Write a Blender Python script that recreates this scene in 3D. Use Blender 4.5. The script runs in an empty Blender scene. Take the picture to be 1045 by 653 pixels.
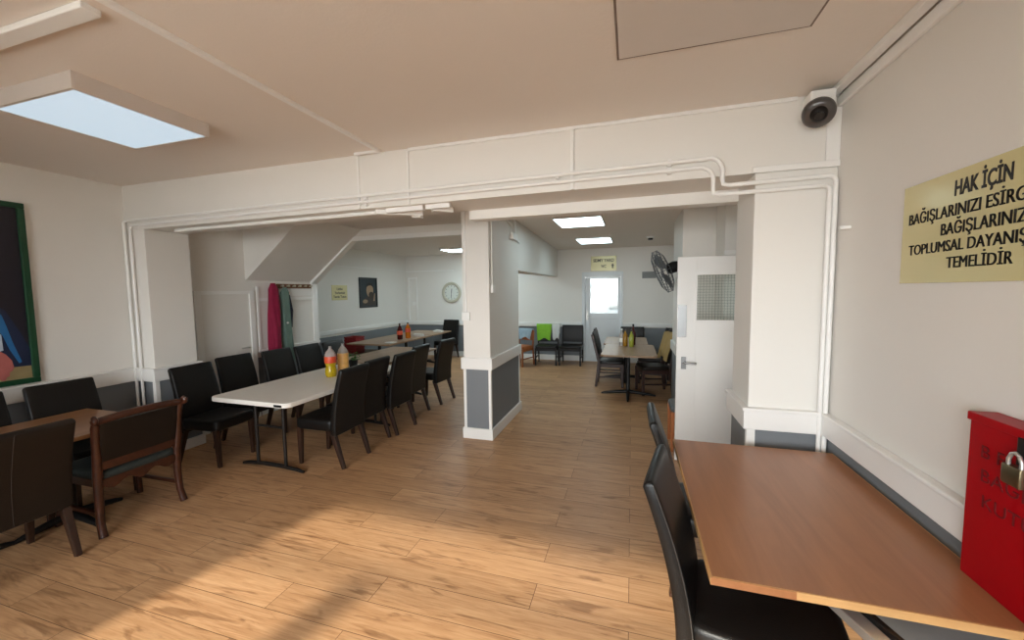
import bpy, bmesh, math, random
from mathutils import Vector, Matrix
random.seed(7)
S = bpy.context.scene
COL = S.collection
R = math.radians
PI = math.pi

# ---------------------------------------------------------------- helpers
def lin(r, g, b):
    def f(c):
        c /= 255.0
        return c / 12.92 if c <= .04045 else ((c + .055) / 1.055) ** 2.4
    return (f(r), f(g), f(b), 1.0)

def V(*a): return Vector(a)

class MB:
    """collects geometry for ONE mesh object"""
    def __init__(s): s.v = []; s.f = []
    def add(s, vs, fs):
        o = len(s.v); s.v += [tuple(v) for v in vs]; s.f += [tuple(i + o for i in f) for f in fs]; return s
    def box(s, x0, x1, y0, y1, z0, z1):
        return s.hexa([(x0, y0, z0), (x1, y0, z0), (x1, y1, z0), (x0, y1, z0),
                       (x0, y0, z1), (x1, y0, z1), (x1, y1, z1), (x0, y1, z1)])
    def hexa(s, p):
        return s.add(p, [(3, 2, 1, 0), (4, 5, 6, 7), (0, 1, 5, 4), (1, 2, 6, 5), (2, 3, 7, 6), (3, 0, 4, 7)])
    def prism(s, poly, a, b, axis):
        """poly in the two other axes, extruded a..b along axis"""
        n = len(poly)
        def mk(p, t):
            if axis == 0: return (t, p[0], p[1])
            if axis == 1: return (p[0], t, p[1])
            return (p[0], p[1], t)
        vs = [mk(p, a) for p in poly] + [mk(p, b) for p in poly]
        fs = [tuple(range(n))[::-1], tuple(range(n, 2 * n))]
        fs += [(i, (i + 1) % n, n + (i + 1) % n, n + i) for i in range(n)]
        return s.add(vs, fs)
    def rings(s, rr, cap=True, closed=False):
        n = len(rr[0]); vs = [p for r in rr for p in r]; fs = []
        m = len(rr)
        for k in range(m if closed else m - 1):
            a = k * n; b = ((k + 1) % m) * n
            fs += [(a + i, a + (i + 1) % n, b + (i + 1) % n, b + i) for i in range(n)]
        if cap and not closed:
            fs += [tuple(range(n))[::-1], tuple(range((m - 1) * n, m * n))]
        return s.add(vs, fs)
    def tube(s, path, r, n=10, closed=False):
        P = [Vector(p) for p in path]; rr = []
        m = len(P)
        rad = r if isinstance(r, (list, tuple)) else [r] * m
        up = None
        for i, p in enumerate(P):
            if closed: d = P[(i + 1) % m] - P[i - 1]
            else: d = P[min(i + 1, m - 1)] - P[max(i - 1, 0)]
            d.normalize()
            if up is None:
                up = V(0, 0, 1) if abs(d.z) < .9 else V(0, 1, 0)
            a = d.cross(up)
            if a.length < 1e-5: a = d.orthogonal()
            a.normalize(); b = a.cross(d).normalized(); up = b
            rr.append([p + (a * math.cos(2 * PI * k / n) + b * math.sin(2 * PI * k / n)) * rad[i] for k in range(n)])
        return s.rings(rr, closed=closed)
    def bar(s, p0, p1, w0, d0, w1=None, d1=None, side=(1, 0, 0)):
        """square tapered bar from p0 to p1"""
        p0 = Vector(p0); p1 = Vector(p1); w1 = w0 if w1 is None else w1; d1 = d0 if d1 is None else d1
        d = (p1 - p0).normalized(); a = Vector(side); a = (a - d * a.dot(d)).normalized(); b = d.cross(a)
        def ring(p, w, t): return [p - a * w / 2 - b * t / 2, p + a * w / 2 - b * t / 2, p + a * w / 2 + b * t / 2, p - a * w / 2 + b * t / 2]
        return s.rings([ring(p0, w0, d0), ring(p1, w1, d1)])
    def lathe(s, prof, c=(0, 0, 0), n=24):
        return s.rings([[(c[0] + r * math.cos(2 * PI * k / n), c[1] + r * math.sin(2 * PI * k / n), c[2] + z) for k in range(n)] for r, z in prof])
    def slab(s, secs, n=28, e=5.0):
        """loft of rounded-rectangle sections: (centre, u, v, half u, half v)"""
        rr = []
        for c, u, v, hu, hv in secs:
            c = Vector(c); u = Vector(u); v = Vector(v); ring = []
            for k in range(n):
                t = 2 * PI * k / n; co, si = math.cos(t), math.sin(t)
                ring.append(c + u * hu * math.copysign(abs(co) ** (2 / e), co) + v * hv * math.copysign(abs(si) ** (2 / e), si))
            rr.append(ring)
        return s.rings(rr)
    def build(s, name, mat, parent=None, bevel=0, smooth=None, seg=2):
        me = bpy.data.meshes.new(name); me.from_pydata(s.v, [], s.f)
        bm = bmesh.new(); bm.from_mesh(me); bmesh.ops.recalc_face_normals(bm, faces=bm.faces); bm.to_mesh(me); bm.free()
        me.materials.append(mat)
        o = bpy.data.objects.new(name, me); COL.objects.link(o)
        if parent is not None: o.parent = parent
        if smooth is not None:
            me.shade_smooth() if hasattr(me, 'shade_smooth') else [setattr(p, 'use_smooth', True) for p in me.polygons]
            me.set_sharp_from_angle(angle=R(smooth))
        if bevel:
            m = o.modifiers.new('bevel', 'BEVEL'); m.width = bevel; m.segments = seg; m.limit_method = 'ANGLE'; m.angle_limit = R(40)
        return o

def tag(o, label, cat, group=None, kind=None):
    o['label'] = label; o['category'] = cat
    if group: o['group'] = group
    if kind: o['kind'] = kind
    return o
def thing(name, label, cat, loc=(0, 0, 0), rz=0, group=None):
    o = bpy.data.objects.new(name, None); COL.objects.link(o)
    o.location = loc; o.rotation_euler = (0, 0, rz); o.empty_display_size = .1
    return tag(o, label, cat, group)
def struct(o, label=None):
    o['kind'] = 'structure'
    if label: o['label'] = label
    return o
def dup(root, loc, rz, label=None, group=None):
    r = root.copy(); COL.objects.link(r); r.location = loc; r.rotation_euler = (0, 0, rz)
    if label: r['label'] = label
    if group: r['group'] = group
    for ch in list(root.children):
        c = ch.copy(); COL.objects.link(c); c.parent = r
        for g in list(ch.children):
            d = g.copy(); COL.objects.link(d); d.parent = c
    return r
def text(name, body, width, origin, xdir, ydir, mat, parent, bold=0.0, height=None, fat=0.0):
    """lettering as thin solid meshes, one per word; origin = middle of the baseline"""
    def mk(t_):
        cu = bpy.data.curves.new(name, 'FONT'); cu.body = t_; cu.size = 1; cu.extrude = .006; cu.offset = bold; cu.resolution_u = 4
        t = bpy.data.objects.new('tmp', cu); COL.objects.link(t)
        dg = bpy.context.evaluated_depsgraph_get()
        me = bpy.data.meshes.new_from_object(t.evaluated_get(dg)); bpy.data.objects.remove(t); bpy.data.curves.remove(cu)
        xs = [v.co.x for v in me.vertices]
        return me, min(xs), max(xs)
    full, x0, x1 = mk(body); bpy.data.meshes.remove(full)
    cap = .73
    sx = width / (x1 - x0); sy = (height / cap) if height else sx
    X = Vector(xdir).normalized(); Y = Vector(ydir).normalized(); Z = X.cross(Y)
    words = body.split(' ')
    for k, w in enumerate(words):
        me, a0, a1 = mk(w)
        pm, p0, p1 = mk(' '.join(words[:k + 1])); bpy.data.meshes.remove(pm)
        dx = p1 - a1
        for v in me.vertices:
            c = v.co.copy(); v.co = Vector(origin) + X * (c.x + dx - (x0 + x1) / 2) * sx + Y * c.y * sy + Z * (c.z * .2)
        if fat:
            bm = bmesh.new(); bm.from_mesh(me)
            g = bmesh.ops.duplicate(bm, geom=bm.verts[:] + bm.edges[:] + bm.faces[:])
            for e in g['geom']:
                if isinstance(e, bmesh.types.BMVert): e.co += X * fat
            bm.to_mesh(me); bm.free()
        me.materials.clear(); me.materials.append(mat); me.name = name
        o = bpy.data.objects.new(name, me); COL.objects.link(o); o.parent = parent

# ---------------------------------------------------------------- materials
def newmat(name):
    m = bpy.data.materials.new(name); m.use_nodes = True
    nt = m.node_tree; b = nt.nodes['Principled BSDF']
    return m, nt, b
def N(nt, t, **k):
    n = nt.nodes.new(t)
    for a, v in k.items(): setattr(n, a, v)
    return n
def mat(name, col, rough=.5, metal=0, var=.06, scale=6, bump=0, bscale=60, spec=.5, trans=0, coat=0, coords='Object', stretch=(1, 1, 1)):
    m, nt, b = newmat(name)
    tc = N(nt, 'ShaderNodeTexCoord'); mp = N(nt, 'ShaderNodeMapping'); mp.inputs['Scale'].default_value = stretch
    nt.links.new(tc.outputs[coords], mp.inputs[0])
    nz = N(nt, 'ShaderNodeTexNoise'); nz.inputs['Scale'].default_value = scale; nz.inputs['Detail'].default_value = 5
    nt.links.new(mp.outputs[0], nz.inputs['Vector'])
    mx = N(nt, 'ShaderNodeMix', data_type='RGBA')
    c = col
    mx.inputs[6].default_value = (c[0] * (1 - var), c[1] * (1 - var), c[2] * (1 - var), 1)
    mx.inputs[7].default_value = (min(1, c[0] * (1 + var)), min(1, c[1] * (1 + var)), min(1, c[2] * (1 + var)), 1)
    nt.links.new(nz.outputs['Fac'], mx.inputs[0]); nt.links.new(mx.outputs[2], b.inputs['Base Color'])
    b.inputs['Roughness'].default_value = rough; b.inputs['Metallic'].default_value = metal
    b.inputs['Specular IOR Level'].default_value = spec
    b.inputs['Transmission Weight'].default_value = trans; b.inputs['Coat Weight'].default_value = coat
    if bump:
        n2 = N(nt, 'ShaderNodeTexNoise'); n2.inputs['Scale'].default_value = bscale; n2.inputs['Detail'].default_value = 3
        nt.links.new(mp.outputs[0], n2.inputs['Vector'])
        bp = N(nt, 'ShaderNodeBump'); bp.inputs['Strength'].default_value = bump; bp.inputs['Distance'].default_value = .01
        nt.links.new(n2.outputs['Fac'], bp.inputs['Height']); nt.links.new(bp.outputs[0], b.inputs['Normal'])
    return m
def emit(name, col, st):
    m, nt, b = newmat(name)
    b.inputs['Base Color'].default_value = (.35, .35, .35, 1); b.inputs['Emission Color'].default_value = col; b.inputs['Emission Strength'].default_value = st
    return m
def dado_mat(name, white, grey, zsplit):
    """painted wall: white above, grey paint below the rail"""
    m = mat(name, white, .55, var=.03, scale=1.5, bump=.08, bscale=35)
    nt = m.node_tree; b = nt.nodes['Principled BSDF']
    src = b.inputs['Base Color'].links[0].from_socket
    g = N(nt, 'ShaderNodeNewGeometry'); sp = N(nt, 'ShaderNodeSeparateXYZ'); nt.links.new(g.outputs['Position'], sp.inputs[0])
    ct = N(nt, 'ShaderNodeMath', operation='GREATER_THAN'); ct.inputs[1].default_value = zsplit; nt.links.new(sp.outputs[2], ct.inputs[0])
    mx = N(nt, 'ShaderNodeMix', data_type='RGBA'); mx.inputs[6].default_value = grey
    nt.links.new(ct.outputs[0], mx.inputs[0]); nt.links.new(src, mx.inputs[7]); nt.links.new(mx.outputs[2], b.inputs['Base Color'])
    return m
def wood(name, dark, light, rough=.35, axis=0, scale=1.0, coat=0):
    """grain running along axis"""
    m, nt, b = newmat(name)
    tc = N(nt, 'ShaderNodeTexCoord'); mp = N(nt, 'ShaderNodeMapping')
    sc = [14 * scale] * 3; sc[axis] = 1.1 * scale; mp.inputs['Scale'].default_value = sc
    nt.links.new(tc.outputs['Object'], mp.inputs[0])
    nz = N(nt, 'ShaderNodeTexNoise'); nz.inputs['Scale'].default_value = 1.3; nz.inputs['Detail'].default_value = 8; nz.inputs['Roughness'].default_value = .65; nz.inputs['Distortion'].default_value = .9
    nt.links.new(mp.outputs[0], nz.inputs['Vector'])
    cr = N(nt, 'ShaderNodeValToRGB'); cr.color_ramp.elements[0].position = .25; cr.color_ramp.elements[0].color = dark
    cr.color_ramp.elements[1].position = .75; cr.color_ramp.elements[1].color = light
    nt.links.new(nz.outputs['Fac'], cr.inputs[0]); nt.links.new(cr.outputs[0], b.inputs['Base Color'])
    b.inputs['Roughness'].default_value = rough; b.inputs['Coat Weight'].default_value = coat
    return m
def floor_mat():
    m, nt, b = newmat('oak_laminate')
    g = N(nt, 'ShaderNodeNewGeometry')
    br = N(nt, 'ShaderNodeTexBrick'); br.offset = .37; br.offset_frequency = 2; br.squash = 1
    br.inputs['Scale'].default_value = 1; br.inputs['Brick Width'].default_value = 1.38; br.inputs['Row Height'].default_value = .193
    br.inputs['Mortar Size'].default_value = .0018; br.inputs['Mortar Smooth'].default_value = .3; br.inputs['Bias'].default_value = 0
    br.inputs['Color1'].default_value = (0, 0, 0, 1); br.inputs['Color2'].default_value = (1, 1, 1, 1); br.inputs['Mortar'].default_value = (.5, .5, .5, 1)
    nt.links.new(g.outputs['Position'], br.inputs['Vector'])
    # per plank offset of the grain
    sh = N(nt, 'ShaderNodeVectorMath', operation='MULTIPLY_ADD')
    cx = N(nt, 'ShaderNodeCombineXYZ'); nt.links.new(br.outputs['Color'], cx.inputs[0]); nt.links.new(br.outputs['Color'], cx.inputs[2])
    sh.inputs[1].default_value = (9.3, 0, 17.7); nt.links.new(cx.outputs[0], sh.inputs[0]); nt.links.new(g.outputs['Position'], sh.inputs[2])
    mp = N(nt, 'ShaderNodeMapping'); mp.inputs['Scale'].default_value = (2.0, 30, 1.0); nt.links.new(sh.outputs[0], mp.inputs[0])
    n1 = N(nt, 'ShaderNodeTexNoise'); n1.inputs['Scale'].default_value = 1.5; n1.inputs['Detail'].default_value = 9; n1.inputs['Roughness'].default_value = .62; n1.inputs['Distortion'].default_value = 1.2
    nt.links.new(mp.outputs[0], n1.inputs['Vector'])
    cr = N(nt, 'ShaderNodeValToRGB'); e = cr.color_ramp.elements
    e[0].position = .22; e[0].color = lin(146, 104, 70); e[1].position = .72; e[1].color = lin(204, 163, 122)
    k = e.new(.45); k.color = lin(184, 141, 101)
    nt.links.new(n1.outputs['Fac'], cr.inputs[0])
    # knots and cathedral figure
    mp2 = N(nt, 'ShaderNodeMapping'); mp2.inputs['Scale'].default_value = (1.7, 13, 1); nt.links.new(sh.outputs[0], mp2.inputs[0])
    n2 = N(nt, 'ShaderNodeTexNoise'); n2.inputs['Scale'].default_value = 1.15; n2.inputs['Detail'].default_value = 7; n2.inputs['Distortion'].default_value = 1.6
    nt.links.new(mp2.outputs[0], n2.inputs['Vector'])
    kr = N(nt, 'ShaderNodeValToRGB'); q = kr.color_ramp.elements; q[0].position = .33; q[0].color = (.52, .46, .42, 1); q[1].position = .43; q[1].color = (1, 1, 1, 1)
    nt.links.new(n2.outputs['Fac'], kr.inputs[0])
    mx = N(nt, 'ShaderNodeMix', data_type='RGBA', blend_type='MULTIPLY'); mx.inputs[0].default_value = .75
    nt.links.new(cr.outputs[0], mx.inputs[6]); nt.links.new(kr.outputs[0], mx.inputs[7])
    # plank tone
    pr = N(nt, 'ShaderNodeValToRGB'); q = pr.color_ramp.elements; q[0].color = (.86, .84, .82, 1); q[1].color = (1.05, 1.05, 1.05, 1)
    nt.links.new(br.outputs['Color'], pr.inputs[0])
    m2 = N(nt, 'ShaderNodeMix', data_type='RGBA', blend_type='MULTIPLY'); m2.inputs[0].default_value = 1
    nt.links.new(mx.outputs[2], m2.inputs[6]); nt.links.new(pr.outputs[0], m2.inputs[7])
    m3 = N(nt, 'ShaderNodeMix', data_type='RGBA'); m3.inputs[7].default_value = lin(92, 62, 40)
    nt.links.new(br.outputs['Fac'], m3.inputs[0]); nt.links.new(m2.outputs[2], m3.inputs[6]); nt.links.new(m3.outputs[2], b.inputs['Base Color'])
    b.inputs['Roughness'].default_value = .42; b.inputs['Specular IOR Level'].default_value = .4
    bp = N(nt, 'ShaderNodeBump'); bp.inputs['Strength'].default_value = .25; bp.inputs['Distance'].default_value = .002
    iv = N(nt, 'ShaderNodeMath', operation='SUBTRACT'); iv.inputs[0].default_value = 1; nt.links.new(br.outputs['Fac'], iv.inputs[1])
    nt.links.new(iv.outputs[0], bp.inputs['Height']); nt.links.new(bp.outputs[0], b.inputs['Normal'])
    return m

GREY = lin(120, 124, 128)
WHITE = lin(233, 229, 222)
M = {}
M['wall'] = dado_mat('painted_wall', WHITE, GREY, .815)
M['white'] = mat('white_paint', WHITE, .5, var=.03, scale=2, bump=.06, bscale=40)
M['ceil'] = mat('ceiling_paint', lin(233, 224, 215), .7, var=.02, scale=1.2, bump=.1, bscale=60)
M['trim'] = mat('gloss_trim_paint', lin(242, 240, 236), .32, var=.02, scale=3, bump=.04, bscale=30)
M['grey'] = mat('grey_dado_paint', GREY, .45, var=.04, scale=3)
M['floor'] = floor_mat()
M['black'] = mat('black_leather', lin(17, 15, 14), .4, var=.15, scale=9, spec=.35, bump=.12, bscale=160)
M['brownleather'] = mat('brown_black_leather', lin(27, 20, 15), .45, var=.15, scale=7, spec=.3, bump=.12, bscale=150)
M['legwood'] = wood('dark_leg_wood', lin(38, 24, 18), lin(62, 38, 26), .38, 2)
M['redwood'] = wood('reddish_mahogany', lin(40, 19, 11), lin(76, 38, 22), .3, 1)
M['darkred'] = wood('dark_cherry', lin(34, 16, 11), lin(56, 28, 18), .45, 2)
M['topwood'] = wood('brown_tabletop', lin(150, 98, 62), lin(176, 120, 80), .3, 1, .6)
M['edgewood'] = wood('pale_edge_band', lin(190, 140, 85), lin(216, 172, 116), .5, 0)
M['leftwood'] = wood('left_tabletop', lin(128, 88, 56), lin(158, 114, 76), .32, 1, .7)
M['tanwood'] = wood('tan_tabletop', lin(134, 104, 76), lin(160, 130, 100), .35, 1, .7)
M['orangewood'] = wood('orange_pine', lin(140, 78, 42), lin(178, 108, 60), .4, 2)
M['coatwood'] = wood('peg_rail_wood', lin(96, 62, 34), lin(130, 88, 50), .4, 1)
M['plastic'] = mat('offwhite_moulded_plastic', lin(232, 228, 220), .42, var=.03, scale=20, bump=.1, bscale=250)
M['darkmetal'] = mat('dark_steel', lin(46, 42, 40), .4, .6, var=.1)
M['blackmetal'] = mat('black_cast_iron', lin(20, 19, 19), .45, .3, var=.1)
M['chrome'] = mat('brushed_chrome', lin(205, 203, 198), .38, .75, var=.04)
M['steel'] = mat('satin_steel', lin(150, 150, 150), .3, 1, var=.04)
M['brass'] = mat('padlock_brass', lin(120, 108, 84), .35, .9, var=.1)
M['stitch'] = mat('stitching', lin(70, 66, 62), .8)
M['sign'] = mat('gold_sign_plate', lin(214, 203, 152), .2, .1, var=.05, scale=3)
M['ink'] = mat('sign_ink', lin(22, 20, 20), .5)
M['redbox'] = mat('red_painted_steel', lin(160, 2, 16), .34, var=.05, scale=4, spec=.15, bump=.04, bscale=30)
M['redink'] = mat('dark_marker', lin(104, 4, 12), .6)
M['redplastic'] = mat('dark_red_plastic', lin(132, 20, 22), .45, var=.1)
M['crimson'] = mat('crimson_cloth', lin(142, 16, 58), .8, var=.2, scale=12, bump=.3, bscale=90)
M['sage'] = mat('sage_green_cloth', lin(104, 128, 118), .8, var=.2, scale=12, bump=.3, bscale=90)
M['navy'] = mat('navy_lining', lin(30, 32, 44), .8)
M['lime'] = mat('lime_cloth', lin(132, 190, 50), .8, var=.15, scale=14, bump=.3, bscale=60)
M['paleblue'] = mat('pale_blue_cloth', lin(150, 170, 182), .8, var=.15, scale=14, bump=.3, bscale=60)
M['whitecloth'] = mat('white_cloth', lin(206, 208, 204), .8, var=.08, scale=14, bump=.3, bscale=60)
M['tancloth'] = mat('mustard_cloth', lin(164, 136, 84), .85, var=.15, scale=10, bump=.3, bscale=90)
M['teal'] = mat('dark_teal_fabric', lin(40, 46, 43), .75, var=.5, scale=30, bump=.3, bscale=90)
M['carpetpat'] = mat('patterned_upholstery', lin(84, 74, 62), .9, var=.55, scale=26, bump=.3, bscale=90)
M['frame_green'] = mat('green_frame', lin(16, 66, 38), .4, var=.1)
M['frame_dark'] = mat('dark_frame', lin(28, 32, 36), .4, var=.1)
M['upvc'] = mat('white_upvc', lin(222, 226, 228), .35, var=.02)
M['lamp_house'] = mat('lamp_housing', lin(210, 200, 192), .45, var=.02)
M['dome'] = mat('smoked_dome', lin(74, 70, 68), .3, var=.05, coat=.6)
M['smoke'] = mat('grey_plastic', lin(140, 142, 140), .5)
M['fangrey'] = mat('fan_grey', lin(88, 90, 94), .4, var=.1)
M['clockrim'] = mat('clock_cream', lin(190, 184, 164), .45, var=.05)
M['clockface'] = mat('clock_paper', lin(218, 220, 212), .6, var=.03)
M['paper'] = mat('paper', lin(228, 226, 220), .8, var=.03)
M['leaf'] = mat('leaf_green', lin(70, 120, 44), .6, var=.3, scale=30)
M['yard'] = mat('yard_render', lin(160, 166, 168), .8, var=.06, scale=2, bump=.2, bscale=20)
M['ground'] = mat('yard_concrete', lin(170, 168, 162), .9, var=.1, scale=3)
M['asphalt'] = mat('street_paving', lin(150, 146, 140), .9, var=.1, scale=3)
def glassmat(name, col=(1, 1, 1, 1), rough=0.0):
    m, nt, b = newmat(name)
    out = nt.nodes['Material Output']
    tr = N(nt, 'ShaderNodeBsdfTransparent'); tr.inputs[0].default_value = col
    gl = N(nt, 'ShaderNodeBsdfGlossy'); gl.inputs['Roughness'].default_value = .05
    fr = N(nt, 'ShaderNodeFresnel'); fr.inputs[0].default_value = 1.45
    mx = N(nt, 'ShaderNodeMixShader'); nt.links.new(fr.outputs[0], mx.inputs[0]); nt.links.new(tr.outputs[0], mx.inputs[1]); nt.links.new(gl.outputs[0], mx.inputs[2])
    nt.links.new(mx.outputs[0], out.inputs['Surface'])
    return m
M['glass'] = glassmat('window_glass', (.96, .98, .98, 1))
def wiredglass():
    m = glassmat('wired_glass', (.82, .88, .88, 1)); nt = m.node_tree
    tr = [n for n in nt.nodes if n.type == 'BSDF_TRANSPARENT'][0]
    tc = N(nt, 'ShaderNodeTexCoord'); br = N(nt, 'ShaderNodeTexBrick'); br.offset = 0
    sp = N(nt, 'ShaderNodeSeparateXYZ'); mp = N(nt, 'ShaderNodeCombineXYZ'); nt.links.new(tc.outputs['Object'], sp.inputs[0]); nt.links.new(sp.outputs[0], mp.inputs[0]); nt.links.new(sp.outputs[2], mp.inputs[1])
    br.inputs['Scale'].default_value = 1; br.inputs['Brick Width'].default_value = .026; br.inputs['Row Height'].default_value = .026; br.inputs['Mortar Size'].default_value = .0011
    br.inputs['Color1'].default_value = br.inputs['Color2'].default_value = (.97, .995, .99, 1); br.inputs['Mortar'].default_value = (.64, .68, .68, 1)
    nt.links.new(mp.outputs[0], br.inputs['Vector']); nt.links.new(br.outputs['Color'], tr.inputs[0])
    return m
M['wired'] = wiredglass()
def liquid(name, col, tr=.35):
    return mat(name, col, .1, var=.05, trans=tr, spec=.5)
M['yellowdrink'] = liquid('yellow_drink', lin(206, 176, 30))
M['orangedrink'] = liquid('orange_drink', lin(226, 130, 30))
M['cola'] = liquid('dark_drink', lin(70, 14, 16), .1)
M['oil'] = liquid('amber_oil', lin(178, 130, 40))
M['greenoil'] = liquid('green_oil', lin(170, 176, 70))
M['clear'] = liquid('clear_plastic', lin(226, 220, 216), .6)
M['label_red'] = mat('red_orange_label', lin(212, 78, 42), .4, var=.25, scale=40)
M['label_orange'] = mat('cream_orange_label', lin(238, 170, 96), .4, var=.45, scale=22)
M['label_white'] = mat('white_label', lin(226, 226, 220), .5)
M['cap_black'] = mat('black_cap', lin(24, 22, 22), .4)
M['cap_red'] = mat('red_cap', lin(170, 30, 30), .4)
M['panel_front'] = emit('lit_panel_front', (.66, .85, 1.0, 1), .36)
M['panel_left'] = emit('lit_panel_left', (.72, .93, 1.0, 1), 8.0)
M['panel_back'] = emit('lit_panel_back', (.72, .93, 1.0, 1), 3.5)

# ---------------------------------------------------------------- the room
XL, XR, YB, ZC = -4.965, 1.133, 2.781, 2.806
YF, XF, ZB = 9.485, -5.857, 2.66
Y0 = -1.8          # street front behind the camera
T = .12
ZT, ZR = .944, .812
struct(MB().box(XF - T, XR + T, Y0 - T, YF + T, -.1, 0).build('floor', M['floor']))
struct(MB().box(XL - T, XR + T, Y0 - T, YB + .1, ZC, ZC + .12).build('ceiling', M['ceil']))
struct(MB().box(XF - T, XR + T, YB + .1, YF + T, ZB, ZC + .12).build('ceiling_rear', M['ceil']))
struct(MB().box(XL - T, XL, Y0 - T, 5.2, 0, ZC).build('wall_left', M['wall']))
struct(MB().box(XF - T, XF, 5.2, YF + T, 0, ZB).build('wall_rear_left', M['wall']))
struct(MB().box(XF - T, XL, 5.2, 5.32, 0, ZB).build('wall_alcove', M['wall']))
struct(MB().box(XR, XR + T, Y0 - T, YF + T, 0, ZC).build('wall_right', M['wall']))
# back wall with the opening of the yard door
DX0, DX1, DZ = -1.13, -.195, 2.115
w = MB().box(XF - T, DX0, YF, YF + T, 0, ZB).box(DX1, XR + T, YF, YF + T, 0, ZB).box(DX0, DX1, YF, YF + T, DZ, ZB)
struct(w.build('wall_back', M['wall']))
# front wall with the shop window
WX0, WX1, WZ0, WZ1 = -3.5, .75, .8, 2.24
w = MB().box(XL - T, WX0, Y0 - T, Y0, 0, ZC).box(WX1, XR + T, Y0 - T, Y0, 0, ZC).box(WX0, WX1, Y0 - T, Y0, 0, WZ0).box(WX0, WX1, Y0 - T, Y0, WZ1, ZC)
struct(w.build('wall_front', M['wall']))
wf = MB()
for a, b, zt_ in ((WX0, WX0 + .06, WZ1), (WX1 - .06, WX1, WZ1), (-2.60, -2.40, 1.86), (-.05, .03, 1.86)): wf.box(a, b, Y0 - .09, Y0 - .03, WZ0, zt_)
wf.box(WX0, WX1, Y0 - .086, Y0 - .034, 1.86, 1.895)
for a, b in ((WZ0, WZ0 + .06), (WZ1 - .06, WZ1)): wf.box(WX0, WX1, Y0 - .088, Y0 - .032, a, b)
wf = struct(wf.build('window_1', M['upvc'], bevel=.004))
MB().box(WX0 + .02, WX1 - .02, Y0 - .064, Y0 - .058, WZ0 + .02, WZ1 - .02).build('pane', M['glass'], wf)
MB().box(WX0 - .04, WX1 + .04, Y0 - .03, Y0 + .14, WZ0 - .035, WZ0).build('window_sill', M['trim'], wf, bevel=.006)

# the beam across the room: front face drops from the ceiling, soffit slightly out of level
def bz(x): return 2.362 + (x - XL) / (XR - XL) * .033
b = MB().hexa([(XL, YB, bz(XL)), (XR, YB, bz(XR)), (XR, 3.17, bz(XR)), (XL, 3.17, bz(XL)),
               (XL, YB, ZC), (XR, YB, ZC), (XR, 3.17, ZC), (XL, 3.17, ZC)])
struct(b.build('beam', M['white']))
struct(MB().box(-1.33, XR, 3.17, 3.29, 2.307, ZB).build('beam_rear', M['white']))
# pilasters
PX0, PX1 = -4.688, .711
struct(MB().box(XL, PX0, YB, 3.2, 0, bz(XL)).build('pilaster_left', M['wall'], bevel=.006))
struct(MB().box(PX1, XR, YB + .002, 3.2, 0, bz(PX1)).build('pilaster_right', M['wall'], bevel=.006))
# column
CX0, CX1, CY0, CY1 = -1.843, -1.519, 4.15, 5.34
col = struct(MB().box(CX0, CX1, CY0, CY1, 0, ZB).build('column', M['wall'], bevel=.006))
MB().box(CX0 - .028, CX1 + .028, CY0 - .028, CY1 + .028, ZR, ZT).build('column_rail', M['trim'], col, bevel=.006)
MB().box(CX0 - .022, CX1 + .022, CY0 - .022, CY1 + .022, 0, .125).build('column_baseboard', M['trim'], col, bevel=.005)
for (x, y) in ((CX0, CY0), (CX1, CY0), (CX1, CY1)):
    s = MB(); w = .026
    sx = 1 if x == CX0 else -1; sy = 1 if y == CY0 else -1
    s.prism([(x - sx * .006, y - sy * .006), (x + sx * w, y - sy * .006), (x + sx * w, y + sy * .002), (x + sx * .002, y + sy * .002), (x + sx * .002, y + sy * w), (x - sx * .006, y + sy * w)], .125, ZR, 2)
    s.build('corner_strip', M['trim'], col)
# bulkhead between column and back wall (a little skew)
struct(MB().hexa([(CX0, CY1, 1.985), (CX1 - .01, CY1, 1.985), (-1.712, YF, 2.03), (-1.95, YF, 2.03),
                  (CX0, CY1, ZB), (CX1 - .01, CY1, ZB), (-1.712, YF, ZB), (-1.95, YF, ZB)]).build('bulkhead', M['white']))
# boxed staircase: sloping soffit rising from the left wall, its front cheek faces the room
SY0, SY1, SZ, SK = 4.066, 5.2, 1.882, .776
xs = XL + (ZB - SZ) / SK
struct(MB().prism([(XL, SZ), (xs, ZB), (XL, ZB)], SY0, SY1, 1).build('stair_soffit', M['white']))
hz = 2.497; hx = XL + (hz - SZ) / SK
struct(MB().prism([(XL, SZ - .05), (hx + .03, hz), (CX0, hz), (CX0, ZB), (XL, ZB)], SY1, 5.31, 1).build('header_wall', M['white']))
struct(MB().prism([(XL, SZ - .052), (hx + .032, hz - .003), (CX0, hz - .003), (CX0, hz + .062), (hx + .002, hz + .062), (XL, SZ + .0)], SY1 - .018, SY1, 1).build('trim_1', M['trim']))
# right hand stubs behind the open door
struct(MB().box(.95, XR, 4.764, 5.235, 0, ZB).build('stub_wall', M['wall']))
struct(MB().box(.585, XR, 5.235, 6.3, 0, ZB).build('pier_right', M['wall']))
struct(MB().box(.93, XR, 6.3, YF, 0, ZB).build('wall_rear_right', M['wall']))
struct(MB().box(.94, XR, 4.72, 4.764, 2.05, 2.10).build('trim_2', M['trim'], bevel=.004))

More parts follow.
